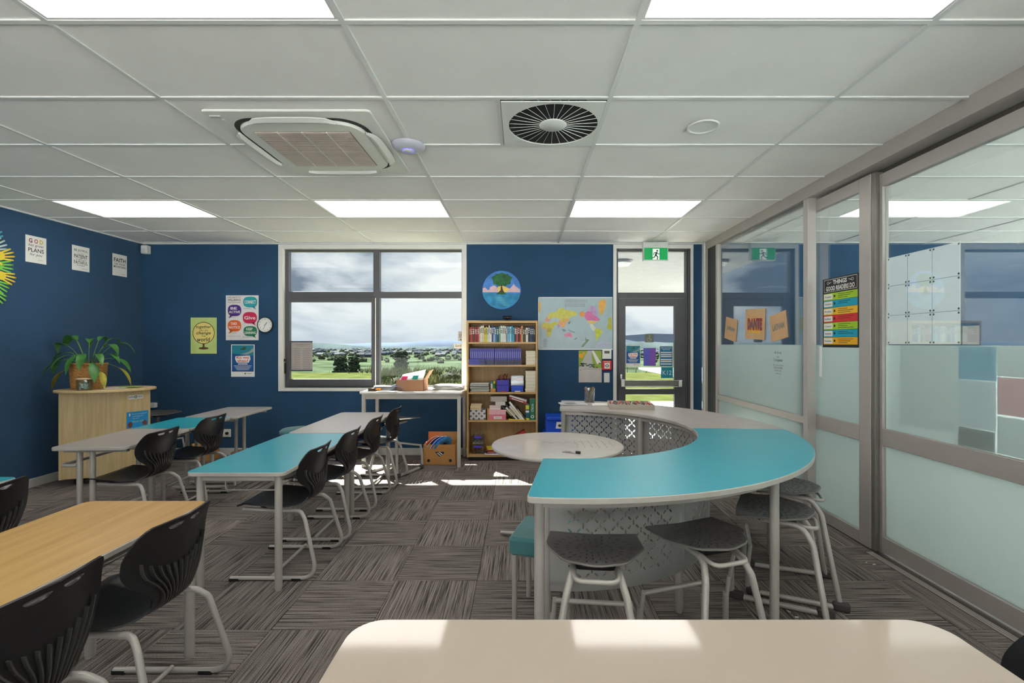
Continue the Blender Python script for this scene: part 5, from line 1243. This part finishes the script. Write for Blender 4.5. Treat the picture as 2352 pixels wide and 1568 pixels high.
land([(1560,250),(1640,190),(1720,180),(1750,260),(1720,420),(1660,540),(1620,570),(1580,440)], (224, 172, 80)); land([(1280,690),(1540,700),(1480,750),(1400,760),(1340,750)], (226, 190, 110)); land([(1480,900),(1560,860),(1670,950),(1620,1040),(1560,1100),(1520,1190),(1500,1080)], (196, 206, 70)); land([(1360,780),(1420,760),(1500,870),(1450,940),(1380,860)], (206, 206, 190))
land([(1240,1070),(1280,1130),(1350,1140),(1300,1200),(1210,1310),(1150,1320),(1180,1260),(1260,1190)], (120, 136, 110)); land([(1800,640),(1880,600),(1895,900),(1840,920),(1760,860),(1800,760)], (180, 180, 60)); land([(125,230),(165,240),(180,380),(140,520),(120,460)], (222, 170, 80)); land([(980,1130),(1040,1090),(1050,1110),(1000,1150)], (120, 140, 130))
land([(830,740),(890,690),(880,760),(850,775)], (110, 130, 110)); land([(1540,1220),(1700,1180),(1860,1200),(1870,1330),(1500,1330)], (176, 184, 204))
m_ = MB(); random.seed(4)
for i in range(21):
    for j in range(12):
        if (j == 5 or (j > 5 and i > 18)): continue
        x, z = mpx(760+26*i, 195+15*j); m_.rect(x, x+.008, z-.0016, z+.0016, D2)
for j in range(10): x, z = mpx(230, 1130+20*j); squig(m_, x, x+.05, z, D2, .003)
m_.text('NEW ZEALAND', *mpx(1180, 1150), .05, .007, D2); m_.build('map_lettering', M('ink_grey', (100, 96, 96)), o)
MB().rect(-w_, w_, h_-.01, h_, D1).rect(-w_, w_, -h_, -h_+.012, D1).rect(-w_, -w_+.01, -h_, h_, D1).build('map_border', PAPER, o)
for (x, z, a) in ((-w_+.02, -.12, 0), (w_-.05, .16, .6)):
    m_ = MB(); m_.tube(fillet([(x, -.0075, z+.09), (x+.03*(1 if x < 0 else -1), -.018, z), (x+.01, -.0075, z-.09)], .06), .004, 6, flat=.4); m_.build('laminate_curl', M('laminate_film', (214, 218, 206), .15), o)
# calendar
o, w_, h_ = wpost('wall_calendar', 'wall calendar with flower picture above a blank month page', 1329, 1382, 805, 878, M('calendar_page', (200, 192, 186), .6), cat='calendar')
MB().rect(-w_, w_, -.02, h_, D1).build('picture_field', M('cal_green', (150, 172, 60), .5), o); MB().poly([(-w_, -.02), (-w_*.2, h_), (w_*.1, h_), (w_*.25, -.02)], D2).build('grey_petal', M('cal_grey', (190, 188, 184), .5), o)
MB().poly([(w_*.1, h_), (w_*.3, h_), (w_*.95, .05), (w_*.6, .03)], D2).build('white_petal', PAPER, o); MB().disc(-w_*.8, .14, .03, d=D2).disc(-w_*.55, .17, .016, d=D2).build('orange_flower', M('cal_orange', (226, 160, 40)), o)
m_ = MB(); random.seed(12)
for k in range(22): m_.disc(random.uniform(-w_*.85, w_*.85), random.uniform(-.01, .045), .016, .007, D3, 10)
tag(m_.build('leaf_print', M('cal_leaf', (50, 84, 60)), o), kind='stuff'); MB().text('SEP', -w_*.82, -.045, .03, .012, D1).rect(-w_*.6, w_*.9, -.034, -.031, D1).build('lettering', INK, o)
# left wall sheets
def lpost(label, u0, u1, z0, z1):
    y0, y1 = XL*1091/(u0-1199), XL*1091/(u1-1199); return poster('quote_sheet', label, (y1-y0)/2, (z1-z0)/2, (XL+.001, (y0+y1)/2, (z0+z1)/2), pi/2)
o = lpost('white quote sheet reading God has great plans for you, on the left wall', 58, 106, 2.27, 2.54)
MB().text('G', -.055, .085, .035, .045, D1, bold=.03).build('brown_letter', M('ink_maroon', (120, 50, 60)), o); MB().text('O', 0, .085, .038, .045, D1, bold=.03).build('orange_letter', M('ink_rust', (190, 90, 40)), o); MB().text('D', .052, .085, .034, .045, D1, bold=.03).build('yellow_letter', M('ink_mustard', (200, 180, 30)), o)
MB().text('has great', 0, .038, .15, .034, D1, shear=.2).text('PLANS', 0, -.008, .155, .04, D1, bold=.01).text('for you', 0, -.055, .12, .034, D1, shear=.2).rect(.02, .07, -.103, -.101, D1).build('lettering', INK, o)
o = lpost('white quote sheet reading be joyful patient faithful, on the left wall', 165, 205, 2.265, 2.54)
MB().text('BE JOYFUL', 0, .085, .16, .032, D1, bold=.005).text('in hope', 0, .056, .08, .012, D1, shear=.2).text('PATIENT', 0, .022, .16, .042, D1, bold=.01).text('in affliction', 0, -.012, .12, .014, D1, shear=.2).text('FAITHFUL', 0, -.046, .165, .038, D1, bold=.005).text('in prayer', 0, -.078, .10, .018, D1, shear=.2).rect(.01, .08, -.111, -.109, D1).build('lettering', INK, o)
o = lpost('white quote sheet reading faith can move mountains, near the corner', 258, 291, 2.28, 2.545)
MB().text('FAITH', 0, .06, .17, .05, D1, bold=.015).text('can move', 0, .012, .16, .022, D1).text('MOUNTAINS', 0, -.022, .175, .026, D1, bold=.01).rect(.02, .08, -.108, -.106, D1).build('lettering', INK, o)
# ring of paper hands
o = thing('hand_wreath', 'wreath of green, yellow, blue and white paper hands on the left wall', 'wall decoration', (XL+.002, 4.13, 2.17), pi/2)
HC_ = [(124, 208, 80), (238, 210, 60), (150, 206, 226), (196, 216, 210), (90, 180, 200), (150, 220, 110)]
random.seed(14)
for k in range(26):
    a = 2*pi*k/26+.05; rr = .335+.03*(k % 2); c, s = cos(a), sin(a); m_ = MB(); d = .002+.0015*(k % 4)
    def loc_(x, y): return (rr*c+1.15*(x*c-y*s), rr*s+1.15*(x*s+y*c))
    pts = [(-.06, -.028), (.0, -.036), (.045, -.034), (.055, 0), (.045, .034), (.0, .036), (-.06, .028)]; m_.poly([loc_(*p) for p in pts], d)
    for (fy, fa, L_) in ((-.028, -.28, .070), (-.010, -.09, .086), (.010, .08, .088), (.027, .26, .074), ):
        b = (.04, fy); e2 = (.04+L_*cos(fa), fy+L_*sin(fa)); m_.line(loc_(*b), loc_(*e2), .0155, d+.0003); m_.disc(*loc_(*e2), .0078, d=d+.0003, n=10)
    b, e2 = (-.02, -.03), (.02, -.078); m_.line(loc_(*b), loc_(*e2), .016, d+.0003); m_.disc(*loc_(*e2), .008, d=d+.0003, n=10)
    q = m_.build('paper_hand', M('paper_hand_%d' % (k % 6), HC_[[0, 1, 3, 4, 2, 0, 1, 5][k % 8] % 6], .7), o); solid(q, .0008, 1)

# window papers
def onwin(name, label, u0, u1, v0, v1, y, mat=PAPER, cat='notice'):
    x0, x1 = (u0-1199)*y/1091, (u1-1199)*y/1091; z1, z0 = CH-(v0-789)*y/1091, CH-(v1-789)*y/1091
    return poster(name, label, (x1-x0)/2, (z1-z0)/2, ((x0+x1)/2, y, (z0+z1)/2), 0, mat, cat=cat), (x1-x0)/2, (z1-z0)/2
o, w_, h_ = onwin('class_list', 'grey list sheet with patterned border in the lower left window', 669, 718, 783, 852, YF+.070, M('sheet_grey', (176, 168, 162), .7))
m_ = MB()
for k in range(12): squig(m_, -w_*.75, -w_*.15, h_*.5-k*h_*.12, D1, .004); squig(m_, w_*.1, w_*.8, h_*.5-k*h_*.12, D1, .004)
m_.text('Classroom Rules', 0, h_*.78, w_*1.5, .022, D1).text('to start the day', 0, h_*.66, w_*1.0, .014, D1); m_.build('lettering', M('ink_brown', (110, 96, 96)), o)
MB().rect(-w_, w_, h_*.92, h_, D1).rect(-w_, w_, -h_, -h_*.92, D1).build('dark_border', M('border_navy', (50, 60, 80)), o)
o, w_, h_ = onwin('window_pennant', 'small grey pennant stuck at the right edge of the window', 1052, 1065, 760, 783, YF+.070, M('sheet_grey', (176, 168, 162)))
MB().text('YOU', 0, h_*.6, w_*1.4, .02, D1).text('BE', 0, h_*.2, w_*1.2, .02, D1).text('KIND', 0, -h_*.2, w_*1.4, .02, D1).disc(0, -h_*.7, .008, d=D1).build('lettering', INK, o)
o, w_, h_ = onwin('window_banner', 'small cream banner with script at the right edge of the window', 1043, 1066, 789, 800, YF+.070, M('sheet_cream', (206, 196, 180))); MB().text('Sparkle', 0, 0, w_*1.7, h_*1.3, D1, shear=.3).build('lettering', INK, o)
# door papers
o, w_, h_ = onwin('accessible_sign', 'small grey square sticker with a wheelchair figure on the door glass', 1481, 1501, 767, 786, YF+.069, M('sticker_grey', (112, 116, 104), .6), cat='sticker')
MB().disc(.005, h_*.55, .009, d=D1).line((.004, .02), (.0, -.01), .008, D1).line((0, -.01), (.022, -.012), .007, D1).line((.022, -.012), (.032, -.035), .007, D1).ring(-.004, -.018, .020, .025, D1, 20).build('wheelchair_symbol', M('symbol_pale', (170, 172, 160)), o)
o, w_, h_ = onwin('identity_poster', 'small blue Ko wai ahau poster on the door glass', 1437, 1471, 793, 842, YF+.069); kowai(o, w_, h_)
o, w_, h_ = onwin('purple_notice', 'blue to purple notice on the middle of the door glass', 1478, 1506, 799, 840, YF+.069, M('notice_violet', (90, 90, 190), .4)); MB().rect(0, w_, -h_, h_, D1).build('purple_half', M('notice_purple', (130, 80, 180), .4), o)
MB().text('school news', .02, h_*.55, .06, .012, D2).text('notice board', -.02, h_*.15, .09, .012, D2).build('lettering', KB, o)
o, w_, h_ = onwin('fire_notice', 'blue fire action notice on the door glass', 1514, 1546, 794, 842, YF+.069)
MB().rect(-w_*.9, w_*.9, -h_*.95, h_*.95, D1).build('blue_field', M('fire_blue', (16, 110, 150), .5), o); m_ = MB().text('FIRE ACTION', 0, h_*.8, w_*1.5, .018, D2).text('NOTICE', 0, h_*.65, w_*1.0, .018, D2)
for z in (.38, .18, -.0, -.3, -.48, -.72): m_.rect(-w_*.8, w_*.8, h_*(z-.07), h_*(z+.04), D2)
m_.build('lettering', PAPER, o)
o, w_, h_ = onwin('room_sign', 'teal K12 room sign at the lower right of the door glass', 1518, 1546, 843, 868, YF+.069, M('sign_teal', (0, 136, 160), .4), cat='sign'); MB().text('K12', 0, 0, w_*1.45, h_*.8, D1).build('lettering', PAPER, o)

# readers poster on the sliding leaf
o = poster('readers_poster', 'black poster with coloured bands reading things good readers do', .208, .274, (2.454, 3.666, 1.695), -pi/2, M('chalk_black', (30, 30, 32), .5))
m_ = MB()
for (a, b, c, d) in ((-.19, .19, .262, .265), (-.19, .19, .166, .169), (-.19, -.187, .166, .265), (.187, .19, .166, .265)): m_.rect(a, b, c, d, D1)
m_.text('THINGS', 0, .238, .16, .034, D1, bold=.03).text('GOOD READERS DO', 0, .193, .33, .036, D1, bold=.03)
for sx in (-1, 1): m_.ring(sx*.14, .238, .009, .012, D1, 16).line((sx*.13, .234), (sx*.10, .242), .004, D1)
m_.build('lettering', PAPER, o)
for k, (c, wd) in enumerate((((166, 206, 40), 'Preview'), ((0, 160, 190), 'Question'), ((240, 186, 40), 'Predict'), ((214, 40, 44), 'Infer'), ((166, 206, 40), 'Connect'), ((0, 160, 190), 'Summarise'), ((240, 176, 20), 'Evaluate'))):
    z1 = .155-.0585*k; q = MB().rect(-.196, .196, z1-.056, z1, D1).build('colour_band', M('band_%d_%d' % (c[0], c[1]), c, .5), o)
    MB().rect(-.19, -.085, z1-.048, z1-.006, D2).build('word_card', PAPER, q); m2 = MB().text(wd, -.138, z1-.027, .08, .017, D3, bold=.01)
    for j in range(3 if k % 2 == 0 else 2): squig(m2, -.02, .15-.03*((j+k) % 3), z1-.014-.014*j, D2, .0035)
    m2.disc(-.06, z1-.026, .010, d=D2, n=12); m2.build('lettering', INK, q)
# graffiti name papers on the fixed pane
KR = M('kraft_paper', (198, 160, 118), .8)
for (yc, zc, hw, hh, tl, lab, c) in ((5.44, 1.615, .15, .125, .18, 'small brown paper with grey graffiti lettering on the glass', (120, 122, 120)), (4.88, 1.65, .205, .155, .05, 'brown paper with red and yellow graffiti lettering on the glass', (170, 60, 50)), (4.43, 1.61, .145, .125, -.16, 'tilted brown paper with pale grey graffiti lettering on the glass', (130, 128, 120))):
    o = poster('graffiti_paper', lab, hw, hh, (2.392, yc, zc), -pi/2, KR); o.rotation_euler = (0, 0, -pi/2); o.rotation_euler.x = 0; o.rotation_euler.y = 0
    o.matrix_basis = Matrix.Translation((2.392, yc, zc)) @ Matrix.Rotation(-pi/2, 4, 'Z') @ Matrix.Rotation(tl, 4, 'Y')
    if 'red' in lab:
        m_ = MB()
        for k in range(10): a = -.1+.2*k/9; m_.poly([(a-.01, -.09), (a+.012, -.09), (a+.004+.02*sin(k*2), .12)], D1)
        m_.build('yellow_flame', M('flame_yellow', (222, 170, 50)), o); MB().text('DANTE', 0, 0, hw*1.5, hh*.8, D2, bold=.08).build('lettering', M('graffiti_red', (150, 50, 54)), o); MB().text('DANTE', .0, -.004, hw*1.2, hh*.5, D3, bold=.02).build('inner_lettering', M('graffiti_grey', (104, 104, 112)), o)
    else: MB().text('JORDAN' if tl > 0 else 'LATHAM', 0, 0, hw*1.4, hh*.45, D1, bold=.06).build('lettering', M('graffiti_%d' % c[0], c), o)
o = thing('glass_lettering', 'black be strong and courageous lettering on the frosted pane', 'lettering', (2.3925, 4.44, 1.22), -pi/2)
MB().text('Be Strong', 0, .145, .12, .03, 0, shear=.2).text('AND', 0, .105, .05, .012).text('Courageous', 0, .075, .15, .036, 0, shear=.2).text('Do not be afraid', 0, .03, .17, .014).text('OR DISCOURAGED', 0, .005, .15, .018).text('FOR THE LORD', 0, -.022, .12, .012).text('is with you', 0, -.05, .10, .018, 0, shear=.2).rect(.02, .05, -.086, -.084).build('lettering_vinyl', INK, o)
# sheets on the near panel, on its far side
CLIP = M('clip_dark', (60, 60, 62), .4)
WS = thin(M('sheet_cool_white', (244, 245, 248), .7), (244, 245, 248))
yc = [3.255, 3.085, 2.90, 2.71]; zc = [2.035, 1.84, 1.64, 1.445]
n_ = 0
for i in range(3):
    for j in range(3):
        n_ += 1; y0, y1 = yc[i+1], yc[i]; z0, z1 = zc[j+1], zc[j]
        o = poster('blank_sheet', 'white sheet on the near glass panel, %s row, %s column from the post' % (('top', 'middle', 'bottom')[j], nth(i+1)), (y1-y0)/2-.001, (z1-z0)/2-.001, (px+.0295, (y0+y1)/2, (z0+z1)/2), -pi/2, WS, cat='paper', flat=True); o['group'] = 'white sheets on the glass'
        m_ = MB()
        for sx in (-1, 1):
            for sz in (-1, 1): m_.disc(sx*((y1-y0)/2-.012), sz*((z1-z0)/2-.012), .0065, d=D1, n=12)
        m_.build('putty_dots', CLIP, o)
for (y0, y1, z0, z1, c, lab) in ((2.60, 2.70, 1.445, 1.55, (206, 206, 208), 'small white sheet right of the white sheets on the near glass panel'),
    (2.725, 3.13, .93, 1.435, (216, 222, 226), 'big white sheet behind the frosted part of the near panel'), (2.502, 2.722, 1.25, 1.435, (60, 160, 200), 'blue sheet behind the frosted part of the near panel'),
    (2.505, 2.722, .985, 1.245, (200, 210, 222), 'pale blue sheet below the blue one on the near panel'), (2.51, 2.722, .872, .98, (100, 112, 116), 'dark grey sheet low behind the frosted near panel'),
    (2.20, 2.498, 1.08, 1.275, (222, 150, 158), 'pink sheet behind the frosted part of the near panel'), (2.20, 2.498, .875, 1.07, (214, 220, 226), 'white sheet below the pink one on the near panel'), (2.20, 2.498, 1.28, 1.435, (212, 218, 222), 'white sheet above the pink one on the near panel')):
    o = poster('coloured_sheet', lab, (y1-y0)/2, (z1-z0)/2, (px+.0295, (y0+y1)/2, (z0+z1)/2), -pi/2, thin(M('sheet_%d_%d' % (c[0], c[1]), c, .7), c, .4), cat='paper', flat=True); o['group'] = 'sheets behind the frosted glass'

# ------------------------------------------------------------ outside
LAWN = M('lawn_grass', (66, 72, 40), .95, spec=0, var=.3, scale=1.6, bump=.4, bscale=30); FIELD = M('far_fields', (58, 68, 52), .95, spec=0, var=.7, scale=.02)
def grid(name, x0, x1, y0, y1, nx, ny, fz, mat, kind='structure'):
    m = MB(); m.add([(x0+(x1-x0)*i/nx, y0+(y1-y0)*j/ny, fz(x0+(x1-x0)*i/nx, y0+(y1-y0)*j/ny)) for j in range(ny+1) for i in range(nx+1)], [(j*(nx+1)+i, j*(nx+1)+i+1, (j+1)*(nx+1)+i+1, (j+1)*(nx+1)+i) for j in range(ny) for i in range(nx)], True)
    return tag(m.build(name, mat), kind=kind)
grid('lawn', -40, 40, 6.37, 27, 40, 12, lambda x, y: -.18-.02*sin(x*.4)*sin(y*.3), LAWN)
def ter(x, y):
    d = y-27; base = -.2-22*(1-math.exp(-d/95)) if d > 0 else -.2
    return base + 1.2*sin(x*.013+1)*sin(y*.011)*min(1, d/80)
grid('ground', -1400, 1400, 27, 2600, 70, 90, ter, FIELD)
tag(MB().box(.6, 6.5, 6.36, 12.3, -.16, -.04).build('path', M('concrete_path', (214, 212, 206), .8)), kind='structure')
tag(MB().box(.95, 6.0, 6.36, 12.5, 2.80, 2.9).build('canopy', M('white_soffit', (158, 158, 160), .7)), kind='structure')
t = thing('outdoor_lamp', 'round bulkhead lamp under the white canopy outside the door', 'lamp', (1.62, 7.7, 2.80)); MB().lathe([(.17, 0), (.17, -.04), (.15, -.05)], 36).build('rim', M('lamp_grey', (130, 130, 134), .4), t); MB().lathe([(.15, -.045), (.11, -.085), (0, -.10)], 36).build('lamp_dome', WP, t)
# hills and mountain, distance haze mixed into their colours
def hill(y, hbase, amp, seed, mat, name, zb=-26):
    m = MB(); n = 120; v = []
    for i in range(n+1):
        x = -y*1.5+3*y*i/n; s = i/n*22+seed; h = hbase+amp*(sin(s)+.6*sin(2.3*s+1)+.3*sin(5.1*s)+.15*sin(11*s))
        v += [(x, y-40, zb), (x, y, h), (x, y+400, zb)]
    f = []
    for i in range(n): f += [(3*i, 3*i+3, 3*i+4, 3*i+1), (3*i+1, 3*i+4, 3*i+5, 3*i+2)]
    m.add(v, f, True); return tag(m.build(name, mat), kind='structure')
hill(1900, -3, 7, 1, M('hill_hazy_green', (70, 80, 82), .95, spec=0, var=.3, scale=.01), 'hill'); hill(3200, 8, 9, 4, M('hill_hazy_blue', (92, 102, 118), .95, spec=0, var=.1, scale=.004), 'hill')
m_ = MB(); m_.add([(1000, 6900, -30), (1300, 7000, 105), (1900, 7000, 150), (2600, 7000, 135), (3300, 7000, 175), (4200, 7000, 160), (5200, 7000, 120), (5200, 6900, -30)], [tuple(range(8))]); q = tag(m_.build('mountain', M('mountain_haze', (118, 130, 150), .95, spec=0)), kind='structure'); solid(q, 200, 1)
# town: far houses, too many and small to count, haze mixed into their colours
random.seed(40)
for nm, cc, cnt in (('white_houses', (104, 106, 110), 420), ('grey_houses', (70, 76, 86), 420)):
    m_ = MB()
    for k in range(cnt):
        y = random.uniform(820, 1900); x = random.uniform(-.62, .62)*y; z = ter(x, y); s = random.uniform(4, 7.5)
        
        m_.cbox((x, y, z+2), (s*1.5, s, 5), rz=random.uniform(-.5, .5))
        v = [(x-s*.75, y-s*.5, z+4.5), (x+s*.75, y-s*.5, z+4.5), (x+s*.75, y+s*.5, z+4.5), (x-s*.75, y+s*.5, z+4.5), (x-s*.75, y, z+7), (x+s*.75, y, z+7)]; m_.add(v, [(0, 1, 5, 4), (2, 3, 4, 5), (0, 4, 3), (1, 2, 5)])
    tag(m_.build('distant_town', M(nm, cc, .7, spec=0)), nm.replace('_', ' ')+' of the distant town below the horizon', 'town', kind='stuff')
def blob(m, c, r, seed, n=10):
    rn = random.Random(seed); v = []; k = n
    for i in range(k//2+1):
        for j in range(k):
            th = pi*i/(k//2); ph = 2*pi*j/k; q = r*(1+rn.uniform(-.28, .28)); v.append((c[0]+q*sin(th)*cos(ph)*1.25, c[1]+q*sin(th)*sin(ph), c[2]+q*cos(th)*.9))
    f = [(i*k+j, i*k+(j+1) % k, (i+1)*k+(j+1) % k, (i+1)*k+j) for i in range(k//2) for j in range(k)]; m.add(v, f)
m_ = MB()
for k in range(900):
    y = random.uniform(560, 1900); x = random.uniform(-.7, .7)*y; blob(m_, (x, y, ter(x, y)+2), random.uniform(2, 4.5), k, 8)
tag(m_.build('distant_trees', M('dark_tree_foliage', (70, 78, 64), .95, spec=0, var=.3, scale=.2)), 'dark scattered trees of the distant plain', 'trees', kind='stuff')
m_ = MB()
for k in range(24): m_.cbox((-60+random.uniform(-150, 150), random.uniform(230, 300), -20.5), (random.uniform(8, 22), 10, 4))
tag(m_.build('warehouses', M('white_roofs', (112, 116, 120), .6, spec=0)), 'low white roofed sheds in the fields', 'sheds', kind='stuff')
def tree(x, y, h, seed, label):
    t = thing('tree', label, 'tree', (x, y, ter(x, y))); m = MB(); rn = random.Random(seed)
    for k in range(420): a = rn.uniform(0, 6.3); r = rn.uniform(0, h*.17); z = rn.uniform(.3, 1)*h; blob(m, (r*cos(a)*(1.2-z/h*.6), r*sin(a), z), h*rn.uniform(.022, .04), k, 6)
    m.build('foliage', M('tree_foliage', (58, 66, 56), .95, spec=0, var=.4, scale=.6), t); MB().cyl((0, 0, 0), (0, 0, h*.5), h*.04).build('trunk', M('bark', (80, 66, 54)), t)
tree(-42, 110, 11, 1, 'big dark round tree seen through the lower left window pane'); tree(-28.5, 112, 12, 2, 'dark tree seen at the left of the lower right window pane'); tree(-46, 130, 12, 3, 'smaller tree left of the big dark tree outside'); tree(-14, 150, 9, 5, 'low tree out in the green field')
# rough scrub past the lawn and along its edge
m_ = MB(); random.seed(50)
for k in range(5200):
    y = random.uniform(9, 26) if k % 2 else random.uniform(26, 48); x = random.uniform(-.34, .0)*y if k % 3 else random.uniform(-.5, .5)*y
    if k % 2 and not (-.31*y < x < -.10*y): continue
    z = ter(x, y); h = random.uniform(.2, .6); dx_, dy_ = random.uniform(-.25, .25), random.uniform(-.2, .2); w2 = random.uniform(.01, .035)
    for q in range(3): a = random.random()*3; m_.add([(x-w2*cos(a), y-w2*sin(a), z), (x+w2*cos(a), y+w2*sin(a), z), (x+dx_*(q-1)+.02, y+dy_, z+h)], [(0, 1, 2)])
tag(m_.build('scrub', M('scrub_green', (96, 100, 70), .95, spec=0, var=.5, scale=1.2)), 'rough scrub and long grass beyond the lawn', 'scrub', kind='stuff')
for i, (x, y, s) in enumerate(((-2.35, 12.5, .52), (-1.75, 13.6, .5), (-3.5, 15.5, .55), (-4.4, 17.5, .6), (-3.0, 20, .6))):
    t = thing('shrub', ['round bright green shrub at the right of the window view', 'bright green shrub by the bookcase side of the window', 'greyish shrub in the middle of the right window view', 'greyish shrub behind the cardboard box view', 'low shrub far out in the right window view'][i], 'shrub', (x, y, -.2)); m = MB(); rn = random.Random(i)
    for k in range(260):
        a = rn.uniform(0, 6.3); th = rn.uniform(0, 1.5); r = s*rn.uniform(.6, 1.05); c = Vector((r*cos(a)*cos(th)*1.5, r*sin(a)*cos(th), r*sin(th)*1.1)); q = rn.uniform(.03, .07); e1 = Vector((rn.uniform(-1, 1), rn.uniform(-1, 1), rn.uniform(-1, 1))).normalized()*q; e2_ = e1.orthogonal().normalized()*q*.6; m.add([c-e1, c+e2_, c+e1, c-e2_], [(0, 1, 2, 3)])
    m.build('foliage', M('shrub_bright' if i < 2 else 'shrub_grey', (72, 84, 34) if i < 2 else (66, 74, 48), .9, var=.35, scale=3, spec=0), t)
    MB().lathe([(0, 0), (s*.9, .02), (s*.7, s*.6), (0, s*.8)], 12).build('inner_growth', M('shrub_core', (44, 50, 28), .95), t)
